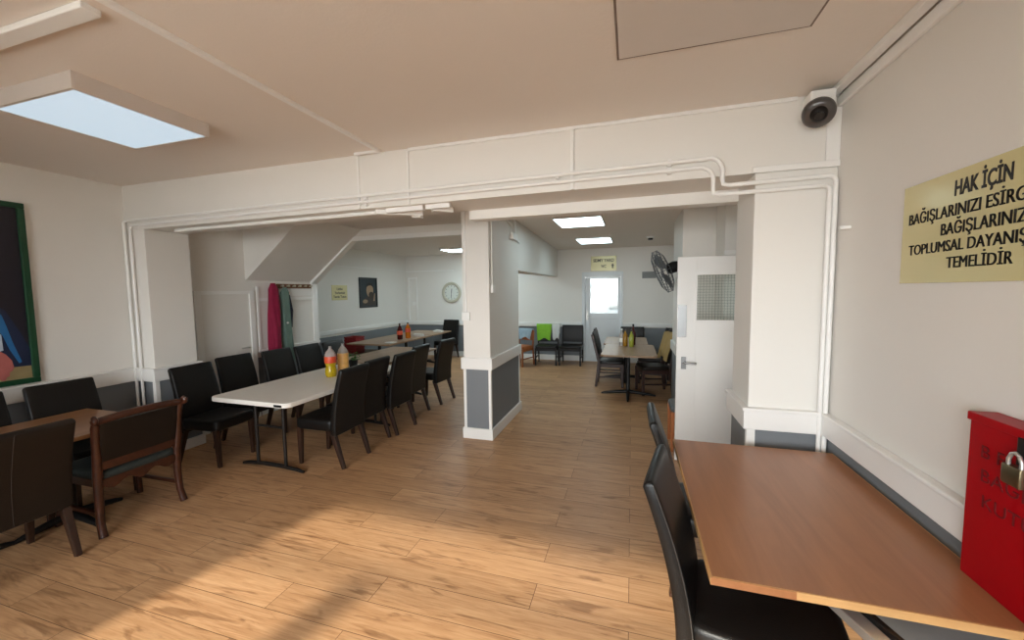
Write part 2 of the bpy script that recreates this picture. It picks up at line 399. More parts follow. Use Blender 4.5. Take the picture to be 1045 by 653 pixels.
# rails and baseboards
def rail(name, x0, x1, y0, y1, zt=ZT, zb=ZR): struct(MB().box(x0, x1, y0, y1, zb, zt).build(name, M['trim'], bevel=.007))
rail('trim_3', XL, XL + .035, Y0, YB)
rail('trim_4', XL, PX0 + .03, YB - .03, 3.23)
rail('trim_5', PX1 - .03, XR, YB - .03, 3.23)
rail('trim_6', XR - .035, XR, Y0, YB - .03)
rail('trim_7', XL, XL + .03, 4.19, 5.32, .93, .885)
rail('trim_8', XF, XF + .03, 5.32, YF, .94, .86)
rail('trim_9', XF + .03, DX0 - .0, YF - .03, YF, .925, .83)
rail('trim_10', DX1 + .0, .93, YF - .03, YF, .925, .83)
rail('trim_11', .585 - .025, .95, 5.235 - .025, 6.32)
def cap(name, x0, x1, y0, y1): struct(MB().box(x0, x1, y0, y1, ZT - .012, ZT + .008).build(name, M['trim'], bevel=.006))
cap('trim_12', XL, XL + .045, Y0, YB - .031); cap('trim_13', XR - .045, XR, Y0, YB - .042); cap('trim_14', PX1 - .04, XR, YB - .04, 3.235); cap('trim_15', XL, PX0 + .04, YB - .04, 3.235)
def base(name, x0, x1, y0, y1, h=.11): struct(MB().box(x0, x1, y0, y1, 0, h).build(name, M['trim'], bevel=.005))
base('baseboard_left', XL, XL + .02, Y0, YB); base('baseboard_pilaster', XL, PX0 + .02, YB - .02, 3.22)
struct(MB().box(XR - .015, XR, Y0, YB, 0, .07).build('baseboard_right', M['grey'], bevel=.004)); base('baseboard_stair', XL, XL + .02, 4.19, 5.3)
base('baseboard_rear_left', XF, XF + .02, 5.32, YF); base('baseboard_back', XF + .02, DX0, YF - .02, YF, .13); base('baseboard_back_right', DX1, .93, YF - .02, YF, .13)
for nm, x in (('trim_16', PX0), ('trim_17', PX1)):
    sg = 1 if x == PX0 else -1
    struct(MB().prism([(x + sg * .006, YB - .006), (x - sg * .042, YB - .006), (x - sg * .042, YB + .003), (x - sg * .002, YB + .003), (x - sg * .002, YB + .03), (x + sg * .006, YB + .03)], .11, ZR, 2).build(nm, M['trim']))
# cornice trunking on the right, with a corner strip dropping to the pilaster
struct(MB().box(XR - .075, XR - .03, Y0, YB, ZC - .03, ZC).box(XR - .022, XR, Y0, YB, ZC - .085, ZC - .03).build('trim_18', M['trim'], bevel=.004))
struct(MB().box(XR - .07, XR, YB - .014, YB, bz(XR) + .02, ZC - .085).build('trim_19', M['trim'], bevel=.004))
struct(MB().box(PX1 - .02, XR, YB - .022, YB, bz(XR) - .005, bz(XR) + .03).build('trim_20', M['trim'], bevel=.004))
struct(MB().box(-1.66, XR - .22, YB - .018, YB, ZC - .022, ZC).build('trim_21', M['trim'], bevel=.004))
# ceiling batten, top left of the view
struct(MB().box(XL, -1.985, 1.03, 1.095, ZC - .026, ZC).build('trim_22', M['trim'], bevel=.004))
# ceiling access panel
cp = struct(MB().box(-.068, .706, 1.05, 2.04, ZC - .012, ZC).build('ceiling_panel', mat('panel_paint', lin(216, 208, 201), .7, var=.02), bevel=.002))
fr = MB()
for x0, x1, y0, y1 in ((-.078, -.068, 1.04, 2.05), (.706, .716, 1.04, 2.05), (-.068, .706, 2.04, 2.05), (-.068, .706, 1.04, 1.05)): fr.box(x0, x1, y0, y1, ZC - .009, ZC)
fr.build('panel_bead', mat('panel_gap', lin(128, 114, 104), .7), cp)

# under-stair cupboard door and panelling on the left wall
d3 = struct(MB().box(XL, XL + .012, 3.46, 4.09, 0.02, 1.70).build('door_3', M['white'], bevel=.003))
f = MB().box(XL, XL + .03, 4.09, 4.16, 0, 1.745).box(XL, XL + .03, 3.38, 3.46, 0, 1.745).box(XL, XL + .03, 3.46, 4.09, 1.70, 1.745)
f.build('door_frame', M['trim'], d3, bevel=.004)
MB().tube([(XL + .012, 4.02, .985), (XL + .05, 4.02, .985), (XL + .05, 3.93, .985)], .009).build('door_handle', M['chrome'], d3, smooth=40)
for z in (.35, 1.48): MB().box(XL + .03, XL + .04, 4.085, 4.105, z, z + .08).build('hinge', M['trim'], d3)
pf = MB().box(XL, XL + .025, 4.2, 4.235, .93, 1.80).box(XL, XL + .025, 5.2, 5.3, .93, 1.87).box(XL, XL + .025, 4.235, 5.2, 1.60, 1.645)
struct(pf.build('trim_23', M['trim'], bevel=.003))
struct(MB().box(XL, XL + .012, 4.5, 5.19, 1.665, 1.775).build('trim_24', M['trim'], bevel=.003))
# open panel door by the right pilaster
DY, DT = 4.1, 2.0
d2 = MB(); gx0, gx1, gz0, gz1 = .588, .985, 1.397, 1.833
d2.box(.42, gx0, DY, DY + .044, .012, DT).box(gx1, 1.12, DY, DY + .044, .012, DT).box(gx0, gx1, DY, DY + .044, .012, gz0).box(gx0, gx1, DY, DY + .044, gz1, DT)
d2 = struct(d2.build('door_2', M['trim'], bevel=.002))
MB().box(gx0, gx1, DY + .018, DY + .026, gz0, gz1).build('pane', M['wired'], d2)
gb = MB()
for x0, x1, z0, z1 in ((gx0 - .014, gx0 + .006, gz0 - .014, gz1 + .014), (gx1 - .006, gx1 + .014, gz0 - .014, gz1 + .014), (gx0, gx1, gz1 - .006, gz1 + .014), (gx0, gx1, gz0 - .014, gz0 + .006)): gb.box(x0, x1, DY - .006, DY + .018, z0, z1)
gb.build('glazing_bead', M['trim'], d2, bevel=.002)
MB().box(.425, .505, DY - .003, DY, 1.235, 1.545).build('push_plate', M['steel'], d2, bevel=.001)
h = MB().box(.462, .508, DY - .008, DY, .925, 1.045)
h.build('handle_plate', M['steel'], d2, bevel=.003)
MB().tube([(.484, DY - .005, .99), (.484, DY - .05, .99), (.495, DY - .056, .99), (.59, DY - .056, .988)], .010).build('door_handle', M['steel'], d2, smooth=40)
# yard door in the back wall
d1 = MB(); px0, px1, pz0, pz1 = -.945, -.31, 1.145, 1.965
d1.box(-1.055, px0, YF + .03, YF + .09, .03, 1.995).box(px1, -.24, YF + .03, YF + .09, .03, 1.995).box(px0, px1, YF + .03, YF + .09, .03, .14).box(px0, px1, YF + .03, YF + .09, pz1, 1.995).box(px0, px1, YF + .03, YF + .09, 1.02, pz0)
d1 = struct(d1.build('door_1', M['upvc'], bevel=.008))
MB().box(px0, px1, YF + .05, YF + .07, .14, 1.02).build('door_panel', M['upvc'], d1)
MB().box(px0, px1, YF + .055, YF + .065, pz0, pz1).build('pane', M['glass'], d1)
df = MB().box(DX0, -1.06, YF - .02, YF + .1, 0, DZ).box(-.235, DX1, YF - .02, YF + .1, 0, DZ).box(-1.06, -.235, YF - .02, YF + .1, 2.0, DZ).box(-1.06, -.235, YF, YF + .1, 0, .028)
df.build('door_frame', M['upvc'], d1, bevel=.006)
MB().box(-1.03, -.985, YF + .005, YF + .03, .99, 1.2).tube([(-1.008, YF + .02, 1.08), (-1.008, YF - .03, 1.08), (-.9, YF - .03, 1.08)], .01).build('door_handle', M['chrome'], d1, smooth=40)
MB().box(px0 + .006, px0 + .035, YF + .07, YF + .085, 1.5, 1.9).build('hinge_shade_strip', M['smoke'], d1)  # grey strip standing in for shade at the pane's left edge
# yard and street outside
struct(MB().box(-4, 3, YF + T, YF + 3.0, -.16, -.06).build('yard_ground', M['ground']))
struct(MB().box(-4, 3, YF + 1.9, YF + 2.1, -.06, 4.2).box(-2.6, -2.4, YF + T, YF + 1.9, -.06, 3.4).box(1.2, 1.4, YF + T, YF + 1.9, -.06, 3.4).build('wall_yard_sky_block', M['yard']))  # side walls added and back wall raised to keep skylight off the yard
struct(MB().box(-.62, .2, YF + 1.86, YF + 1.9, 1.2, 2.6).box(-1.0, -.75, YF + 1.84, YF + 1.9, 1.66, 1.70).box(-.6, .1, YF + 1.84, YF + 1.9, 1.28, 1.31).build('trim_25', M['smoke']))
struct(MB().box(-14, 12, -16, Y0 - T, -.2, -.1).build('street_ground', M['asphalt']))

# ---------------------------------------------------------------- services
def arc(c, r, a0, a1, n=6):
    return [(c[0] + r * math.cos(R(a0 + (a1 - a0) * i / n)), c[1], c[2] + r * math.sin(R(a0 + (a1 - a0) * i / n))) for i in range(n + 1)]
def pipe(name, path, r, label, cat, clips=(), group=None):
    o = MB().tube(path, r, 12).build(name, M['trim'], smooth=50); tag(o, label, cat, group)
    for c in clips: MB().box(c[0] - .012, c[0] + .012, c[1] - .004, c[1] + .032, c[2] - r - .008, c[2] + r + .008).build('pipe_clip', M['trim'], o, bevel=.003)
    return o
yp = YB - .030
p = [(-4.925, yp, 0), (-4.925, yp, 2.41)] + arc((-4.895, yp, 2.418), .03, 180, 90) + [(.41, yp, 2.498)] + arc((.44, yp, 2.418), .085, 90, 0)[1:] + [(.525, yp, 2.37), (.53, yp, 2.338), (.56, yp, 2.328), (1.06, yp, 2.336)] + arc((1.075, yp, 2.30), .036, 90, 0) + [(1.111, yp, 0)]
pipe('heating_pipe', p, .0135, 'upper white heating pipe along the beam, dropping down at both corners', 'pipe', [(-2.05, YB - .03, 2.4645), (-.5, YB - .03, 2.486), (.22, YB - .03, 2.4955)], 'heating pipes along the beam')
p = [(-4.84, yp, 0), (-4.84, yp, 2.365)] + arc((-4.81, yp, 2.366), .03, 180, 90) + [(.37, yp, 2.449)] + arc((.395, yp, 2.369), .08, 90, 0)[1:] + [(.475, yp, 2.30), (.478, yp, 2.285), (.51, yp, 2.276), (1.04, yp, 2.283)] + arc((1.049, yp, 2.25), .034, 90, 0) + [(1.083, yp, 2.2), (1.083, yp, 0)]
pipe('heating_pipe', p, .0125, 'lower white heating pipe along the beam, just under the upper one', 'pipe', [(-2.05, YB - .03, 2.414), (.22, YB - .03, 2.4475)], 'heating pipes along the beam')
pipe('soffit_pipe', [(-4.42, 2.9, 2.3485), (-4.40, 2.9, 2.349), (-2.06, 2.88, 2.3615), (-2.04, 2.88, 2.3615)], .0165, 'white pipe slung under the left half of the beam, beside the stair slope', 'pipe')
def trunk(name, boxes, label, cat='conduit', group=None, bev=.003):
    m = MB()
    for b_ in boxes: m.box(*b_)
    return tag(m.build(name, M['trim'], bevel=bev), label, cat, group)
g = 'cable conduits on the beam'
trunk('cable_conduit', [(-1.905, -1.875, -.6, 2.72, ZC - .02, ZC), (-2.12, -1.875, 2.72, 2.745, ZC - .02, ZC)], 'white cable trunking running over the ceiling towards the beam', 'conduit')
trunk('cable_conduit', [(-2.13, -2.115, YB - .016, YB, bz(-2.1), ZC)], 'thin vertical conduit on the beam below the end of the ceiling trunking', 'conduit', g)
trunk('cable_conduit', [(-1.675, -1.66, YB - .016, YB, bz(-1.6), ZC - .022)], 'thin vertical conduit on the beam, second from the left wall', 'conduit', g)
trunk('cable_conduit', [(-.41, -.385, YB - .018, YB, bz(-.4), ZC - .022)], 'vertical conduit on the beam above the right of the column', 'conduit', g)
# cluster of boxes under the beam
jb = thing('junction_trunking', 'cluster of white trunking pieces screwed under the beam left of the column', 'trunking', (-1.75, 2.93, 2.35))
def loc(mb, name, m, parent, **k): return mb.build(name, m, parent, **k)
loc(MB().box(-.17, .17, -.10, -.06, -.006, .035), 'trunk_piece', M['trim'], jb, bevel=.003)
loc(MB().box(.19, .40, -.10, -.06, -.002, .035), 'trunk_piece', M['trim'], jb, bevel=.003)
loc(MB().prism([(-.3, -.06), (-.26, -.10), (.06, .10), (.02, .14)], -.008, .035, 2), 'trunk_piece', M['trim'], jb, bevel=.003)
loc(MB().prism([(.2, -.02), (.24, -.06), (.36, .06), (.32, .10)], -.008, .035, 2), 'trunk_piece', M['trim'], jb, bevel=.003)
loc(MB().box(-.05, .03, .10, .16, -.02, .035), 'junction_box', M['trim'], jb, bevel=.004)
# conduits and switch boxes on the column
cs = thing('cable_drop', 'white cable drop ending in a switch box on the front of the column', 'cable', (-1.80, CY0, 1.38))
loc(MB().box(-.008, .008, -.012, 0, .06, 1.26), 'conduit', M['trim'], cs)
loc(MB().box(-.045, .05, -.035, 0, -.01, .085), 'switch_box', M['trim'], cs, bevel=.005)
cs = thing('cable_drop', 'white cable drop ending in a small socket box on the column side', 'cable', (CX1, 4.235, 1.71))
loc(MB().box(0, .012, -.008, .008, .05, .94), 'conduit', M['trim'], cs)
loc(MB().box(0, .03, -.04, .04, -.03, .06), 'socket_box', M['trim'], cs, bevel=.005)
cs = thing('ceiling_conduit_box', 'white elbow conduit with junction box high on the column side', 'conduit', (CX1, 5.06, 2.42))
loc(MB().tube([(.02, -.6, .22), (.02, -.1, .13), (.02, -.06, .11), (.02, -.06, .02)], .013), 'conduit', M['trim'], cs, smooth=50)
loc(MB().tube([(.02, .07, .23), (.02, .07, .02)], .013), 'conduit', M['trim'], cs, smooth=50)
loc(MB().box(0, .05, -.1, .1, -.05, .03), 'junction_box', M['trim'], cs, bevel=.005)
loc(MB().tube([(.025, .09, -.03), (.025, .25, -.06)], .012), 'pipe_stub', M['trim'], cs, smooth=50)
trunk('wall_line', [(XF, XF + .012, 6.8, YF, 2.255, 2.268)], 'thin cable line high on the rear left wall above the portrait', 'cable')
trunk('wall_line', [(XF + .02, -4.45, YF - .02, YF, 2.235, 2.262)], 'thin batten high on the back wall above the clock', 'cable')
bp_ = trunk('boxed_pipe', [(-5.785, -5.765, YF - .03, YF, .925, 2.09), (-5.55, -5.53, YF - .03, YF, .925, 2.09), (-5.765, -5.55, YF - .03, YF, 2.05, 2.09)], 'white framed boxing in the rear left corner beside the wall clock', 'boxing')
tag(MB().box(-5.67, -5.59, YF - .02, YF, 1.34, 1.43).build('light_switch', M['trim'], bevel=.004), 'small white light switch low on the back wall between boxing uprights', 'switch')
pb = MB().tube([(1.125, 2.60, 2.02), (1.075, 2.60, 2.02)], .011).build('wall_peg', M['trim'], smooth=50); tag(pb, 'small white pipe stub on the right wall beside the pilaster pipes', 'pipe')

# ---------------------------------------------------------------- ceiling lights, camera, detector, vent
def light_panel(label, x0, x1, y0, y1, z, h, m, group):
    t = thing('ceiling_light', label, 'ceiling light', ((x0 + x1) / 2, (y0 + y1) / 2, z), 0, group)
    a, b_ = (x1 - x0) / 2, (y1 - y0) / 2; f = MB(); e = .016
    f.box(-a, a, -b_, -b_ + e, -h, 0).box(-a, a, b_ - e, b_, -h, 0).box(-a, -a + e, -b_ + e, b_ - e, -h, 0).box(a - e, a, -b_ + e, b_ - e, -h, 0).box(-a + e, a - e, -b_ + e, b_ - e, -.02, 0)
    f.build('frame', M['lamp_house'], t, bevel=.002)
    MB().box(-a + e, a - e, -b_ + e, b_ - e, -h + .002, -h + .008).build('diffuser', m, t)
    return t
gl = 'square lit ceiling panels'
light_panel('lit square ceiling panel over the front left table', -3.335, -2.64, 1.31, 1.975, ZC, .086, M['panel_front'], gl)
light_panel('lit square ceiling panel in the rear room, the one nearer the beam', -1.01, -.37, 5.16, 5.93, ZB, .04, M['panel_back'], gl)
light_panel('lit square ceiling panel in the rear room, the one nearer the yard door', -1.0, -.365, 7.3, 8.14, ZB, .04, M['panel_back'], gl)
light_panel('lit square ceiling panel left of the column above the far tables', -4.09, -2.9, 8.0, 8.62, ZB, .04, M['panel_left'], gl)
light_panel('lit square ceiling panel over the tan table, behind the header beam', -4.6, -4.0, 5.36, 5.88, ZB, .04, M['panel_back'], gl)  # extra lamp added out of view to brighten the rear left area

sc = thing('security_camera', 'dark dome security camera on a white box under the ceiling at the beam corner', 'security camera', (1.0, 2.72, 2.69))
MB().box(-.06, .06, -.06, .061, 0, .095).build('mount_box', M['trim'], sc, bevel=.008)
rot = Matrix.Rotation(R(22), 4, 'Y') @ Matrix.Rotation(R(-52), 4, 'X')
def spun(prof, c, rot, n=32):
    m = MB().lathe(prof, n=n); m.v = [tuple(Vector(c) + rot @ Vector(v)) for v in m.v]; return m
spun([(.072, .012), (.078, 0), (.078, -.022), (.07, -.034), (.05, -.04), (.04, -.04)], (-.018, -.05, -.022), rot).build('camera_body', M['dome'], sc, smooth=40)
spun([(.042, -.03), (.040, -.052), (.03, -.064), (.012, -.07), (.001, -.0705)], (-.018, -.05, -.022), rot).build('lens_dome', M['blackmetal'], sc, smooth=50)
spun([(.022, -.068), (.02, -.078), (.012, -.079), (.001, -.076)], (-.018, -.05, -.022), rot).build('lens', M['cap_black'], sc, smooth=40)

sd = thing('smoke_detector', 'small dark smoke detector on the rear ceiling above the fan', 'smoke detector', (.317, 7.75, ZB))
MB().lathe([(.07, 0), (.07, -.015), (.055, -.03), (.001, -.03)]).build('base', M['trim'], sd, smooth=30)
MB().lathe([(.045, -.03), (.04, -.06), (.001, -.062)]).build('sensor_head', M['cap_black'], sd, smooth=30)
v = thing('wall_vent', 'grey louvred vent on the back wall beside the fan', 'vent', (.37, YF, 2.02))
MB().box(-.15, .15, -.02, 0, -.075, .075).build('frame', M['smoke'], v, bevel=.004)
for k in range(6): MB().hexa([(-.13, -.026, -.062 + k * .022), (.13, -.026, -.062 + k * .022), (.13, -.02, -.055 + k * .022), (-.13, -.02, -.055 + k * .022), (-.13, -.024, -.056 + k * .022), (.13, -.024, -.056 + k * .022), (.13, -.018, -.05 + k * .022), (-.13, -.018, -.05 + k * .022)]).build('louvre', M['smoke'], v)

# wall fan on the pier
fan = thing('wall_fan', 'dark wall-mounted fan with wire cage, tilted down beyond the open door', 'fan', (.585, 5.62, 1.99))
fr_ = Matrix.Rotation(R(-22), 4, 'Y')       # axis points to -x, tipped down
def fx(p): return tuple(V(-.125, 0, -.03) + fr_ @ Vector(p))
cg = MB()
for rr_, d in ((.285, -.05), (.285, -.11), (.20, -.155), (.11, -.165)):
    cg.tube([fx((d, rr_ * math.cos(2 * PI * k / 36), rr_ * math.sin(2 * PI * k / 36))) for k in range(36)], .006 if rr_ > .25 else .003, 6, closed=True)
for k in range(28):
    a = 2 * PI * k / 28; c_, s_ = math.cos(a), math.sin(a)
    cg.tube([fx((-.168, .05 * c_, .05 * s_)), fx((-.155, .2 * c_, .2 * s_)), fx((-.11, .285 * c_, .285 * s_)), fx((-.05, .285 * c_, .285 * s_)), fx((.0, .2 * c_, .2 * s_)), fx((.02, .07 * c_, .07 * s_))], .0022, 5)
cg.build('cage', M['fangrey'], fan, smooth=60)
m = MB().lathe([(.001, .14), (.06, .13), (.075, .08), (.07, .0), (.05, -.02), (.001, -.02)]); m.v = [fx((p_[2], p_[0], p_[1])) for p_ in m.v]
m.build('motor', M['blackmetal'], fan, smooth=40)
for k in range(3):
    a0 = 2 * PI * k / 3; bl = MB(); r_ = []
    for q in range(7):
        rad = .05 + q * .033; w_ = .05 + .07 * math.sin(PI * min(1, q / 6 * .8 + .15))
        tw = .5 - q * .04
        c_ = V(-.07, rad * math.cos(a0), rad * math.sin(a0)); tdir = V(0, -math.sin(a0), math.cos(a0))
        u_ = tdir * math.cos(tw) + V(1, 0, 0) * math.sin(tw); n_ = V(1, 0, 0) * math.cos(tw) - tdir * math.sin(tw)
        r_.append([fx(c_ + u_ * w_ * sx * 1.0 + n_ * .002 * sz) for sx, sz in ((-1, -1), (1, -1), (1, 1), (-1, 1))])
    bl.rings(r_).build('blade', M['fangrey'], fan, smooth=60)
MB().box(-.012, 0, -.05, .05, -.16, .06).bar((-.006, 0, -.06), fx((.1, 0, 0)), .04, .04).build('wall_bracket', M['blackmetal'], fan, bevel=.003)

# ---------------------------------------------------------------- signs and pictures
sg = thing('wall_sign', 'large gold sign with black lettering on the right wall', 'sign', (XR, 1.762, 1.914))
MB().box(-.008, 0, -.401, .401, -.203, .203).build('plate', M['sign'], sg, bevel=.002)
yx, up = (0, -1, 0), (0, 0, 1)
for body, w_, z_, bo, hh in (('HAK İÇİN', .232, .112, .022, .056), ('BAĞIŞLARINIZI ESİRGEMEYİN', .716, .04, .0, .046), ('BAĞIŞLARINIZ', .345, -.025, .0, .046), ('TOPLUMSAL DAYANIŞMANIN', .70, -.086, .0, .043), ('TEMELİDİR', .27, -.149, .0, .043)):
    text('lettering', body, w_, (-.0085, 0, z_), yx, up, M['ink'], sg, bo, hh, 0.0 if bo else .0022)
s2 = thing('door_sign', 'gold sign with an arrow above the white yard door', 'sign', (-.635, YF, 2.31))
MB().box(-.29, .29, -.012, 0, -.17, .17).build('plate', M['sign'], s2, bevel=.002)
text('lettering', "SE/MY YARD", .47, (0, -.0125, .035), (1, 0, 0), up, M['ink'], s2, .03, .072)
text('lettering', "WC", .12, (-.0, -.0125, -.10), (1, 0, 0), up, M['ink'], s2, .03, .072)
MB().prism([(.17, -.06), (.205, .0), (.24, -.06), (.22, -.06), (.22, -.115), (.19, -.115), (.19, -.06)], -.0165, -.012, 1).build('arrow', M['ink'], s2)
s3 = thing('notice_sign', 'small pale yellow notice on the rear left wall beside the portrait', 'sign', (XF, 6.895, 1.705))
MB().box(0, .008, -.23, .23, -.155, .155).build('plate', M['sign'], s3, bevel=.002)
for body, w_, z_ in (('Lütfen', .17, .055), ('Yerlerinizi', .30, -.025), ('Temiz Tutun', .38, -.105)):
    text('lettering', body, w_, (.0085, 0, z_), (0, 1, 0), up, M['ink'], s3, .02, .05)

pa = thing('framed_painting', 'large green-framed painting with a hand and blue robe at the left edge', 'painting', (XL, 1.50, .962))
W_, H_ = .57, 1.525
f = MB()
for y0, y1, z0, z1 in ((-W_, W_, 0, .045), (-W_, W_, H_ - .045, H_), (-W_, -W_ + .045, .045, H_ - .045), (W_ - .045, W_, .045, H_ - .045)): f.box(0, .035, y0, y1, z0, z1)
f.build('frame', M['frame_green'], pa, bevel=.006)
MB().box(0, .016, -W_ + .045, W_ - .045, .045, H_ - .045).build('canvas', mat('painted_night_ground', lin(26, 22, 34), .45, var=.35, scale=3), pa)
def flat(poly, x, name, m): MB().prism(poly, x, x + .002, 0).build(name, m, pa)
flat([(-.525, .045), (.525, .045), (.525, .15), (.2, .155), (-.525, .16)], .016, 'painted_table', mat('ochre_paint', lin(150, 132, 92), .5, var=.25, scale=14))
flat([(-.525, .16), (.2, .155), (.525, .15), (.525, .30), (.48, .44), (.41, .62), (.30, .75), (.0, .98), (-.525, 1.0)], .0165, 'painted_robe', mat('navy_paint', lin(22, 34, 64), .5, var=.45, scale=5))
flat([(.32, .66), (.385, .59), (.405, .50), (.43, .36), (.472, .19), (.455, .18), (.41, .30), (.38, .42), (.34, .50), (.29, .58)], .0187, 'painted_fold', mat('bright_blue_paint', lin(34, 104, 160), .5, var=.2, scale=8))
flat([(-.1, .50), (.28, .50), (.372, .43), (.375, .30), (.2, .25), (-.1, .28)], .0189, 'painted_sleeve', mat('white_paint_stroke', lin(176, 190, 206), .5, var=.15, scale=9))
flat([(.16, .27), (.35, .30), (.385, .265), (.415, .21), (.424, .15), (.41, .12), (.396, .115), (.394, .08), (.378, .075), (.37, .05), (.352, .05), (.335, .065), (.29, .07), (.16, .12)], .0195, 'painted_hand', mat('skin_paint', lin(176, 98, 92), .5, var=.2, scale=11))

po = thing('framed_portrait', 'dark framed portrait of a bearded man on the rear left wall', 'picture', (XF, 7.83, 1.70))
f = MB(); a, b_ = .32, .345
for y0, y1, z0, z1 in ((-a, a, -b_, -b_ + .035), (-a, a, b_ - .035, b_), (-a, -a + .035, -b_ + .035, b_ - .035), (a - .035, a, -b_ + .035, b_ - .035)): f.box(0, .03, y0, y1, z0, z1)
f.build('frame', M['frame_dark'], po, bevel=.004)
MB().box(0, .014, -a + .035, a - .035, -b_ + .035, b_ - .035).build('canvas', mat('dark_teal_ground', lin(34, 48, 54), .5, var=.2), po)
def flat2(poly, x, name, c): MB().prism(poly, x, x + .002, 0).build(name, mat(name + '_paint', c, .5, var=.2, scale=20), po)
def ell(cy, cz, ry, rz_, n=18): return [(cy + ry * math.cos(2 * PI * k / n), cz + rz_ * math.sin(2 * PI * k / n)) for k in range(n)]
flat2([(-.25, -.3), (-.2, -.17), (-.05, -.08), (.15, -.10), (.25, -.2), (.27, -.3)], .014, 'painted_shoulders', lin(58, 52, 48))
flat2(ell(.05, .05, .125, .16), .0162, 'painted_head', lin(168, 140, 112))
flat2(ell(.09, -.06, .09, .08), .0184, 'painted_beard', lin(60, 46, 38))
flat2([(-.09, .12), (-.07, .19), (.03, .235), (.14, .21), (.17, .12), (.1, .165), (.0, .16)], .0184, 'painted_hair', lin(32, 28, 28))
flat2(ell(-.13, -.2, .09, .045), .0184, 'painted_cuff', lin(150, 128, 104))
flat2([(.16, -.2), (.21, -.02), (.235, -.02), (.22, -.2)], .0184, 'painted_hand', lin(160, 132, 106))

ck = thing('wall_clock', 'round cream wall clock left of the column', 'clock', (-4.515, YF, 1.675))
def yl(prof, n=36):
    m = MB().lathe(prof, n=n); m.v = [(v[0], -v[2], v[1]) for v in m.v]; return m
yl([(.27, 0), (.275, .03), (.25, .055), (.215, .05), (.2, .03), (.2, .0)]).build('rim', M['clockrim'], ck, smooth=40)
yl([(.2, 0), (.2, .018), (.001, .018)]).build('dial', M['clockface'], ck, smooth=30)
for k in range(12):
    a = 2 * PI * k / 12
    MB().bar((.155 * math.sin(a), -.02, .155 * math.cos(a)), (.185 * math.sin(a), -.02, .185 * math.cos(a)), .016, .004, side=(math.cos(a), 0, -math.sin(a))).build('hour_mark', M['smoke'], ck)
MB().bar((0, -.024, 0), (.01, -.024, .1), .016, .004).build('hour_hand', M['ink'], ck)
MB().bar((0, -.028, .0), (-.012, -.028, -.145), .012, .004).build('minute_hand', M['ink'], ck)

# ---------------------------------------------------------------- coat rail and coats
cr = thing('coat_rack', 'brown wooden peg rail under the stair slope', 'coat rack', (XL, 4.9, 1.81))
MB().box(0, .022, -.36, .28, -.033, .033).build('rail_board', M['coatwood'], cr, bevel=.004)
for k in range(6):
    y = -.30 + k * .108
    MB().tube([(.02, y, 0), (.055, y, .004)], [.008, .008], 8).tube([(.052, y, .004), (.06, y, .005), (.07, y, .006), (.076, y, .006)], [.009, .017, .016, .006], 10).build('peg', M['clockrim'], cr, smooth=50)
def coat(name, label, y, w0, w1, z0, z1, m, ph, depth=.07, group='coats on the peg rail'):
    t = thing(name, label, 'coat', (XL, y, 0), 0, group)
    rr_ = []; n = 36
    for k in range(15):
        s = k / 14; z = z1 - (z1 - z0) * s
        w_ = w0 + (w1 - w0) * min(1, s * 1.6); d_ = depth * (.55 + .45 * min(1, s * 3)); ring = []
        if k == 0: w_ *= .45; d_ *= .5
        for q in range(n):
            a = 2 * PI * q / n
            fold = 1 + .13 * math.sin(5 * a + ph + s * 2.2) * min(1, s * 2 + .2)
            ring.append((.028 + depth + d_ * math.sin(a) * fold, w_ * math.cos(a) * fold + .012 * math.sin(6 * s + ph), z))
        rr_.append(ring)
    MB().rings(rr_).build('body', m, t, smooth=60)
    return t
c1 = coat('hanging_coat', 'crimson coat hanging from the left end of the peg rail', 4.395, .075, .085, .62, 1.85, M['crimson'], .4)
MB().slab([((.115, -.03, 1.55), (0, 1, 0), (1, 0, 0), .03, .02), ((.16, -.035, 1.2), (0, 1, 0), (1, 0, 0), .04, .03), ((.15, -.03, .85), (0, 1, 0), (1, 0, 0), .034, .025)], 14, 2.2).build('sleeve', M['crimson'], c1, smooth=60)
c2 = coat('hanging_coat', 'sage green jacket hanging beside the crimson coat', 4.595, .07, .09, .70, 1.79, M['sage'], 2.0, .06)
MB().slab([((.10, .06, 1.68), (0, 1, 0), (1, 0, 0), .02, .02), ((.11, .085, 1.45), (0, 1, 0), (1, 0, 0), .022, .03), ((.10, .08, 1.2), (0, 1, 0), (1, 0, 0), .015, .02)], 12, 2.2).build('lining', M['navy'], c2, smooth=60)
MB().lathe([(.001, .02), (.016, .012), (.018, 0), (.001, -.012)], (.155, -.03, 1.27), 12).build('badge', M['paper'], c2, smooth=60)

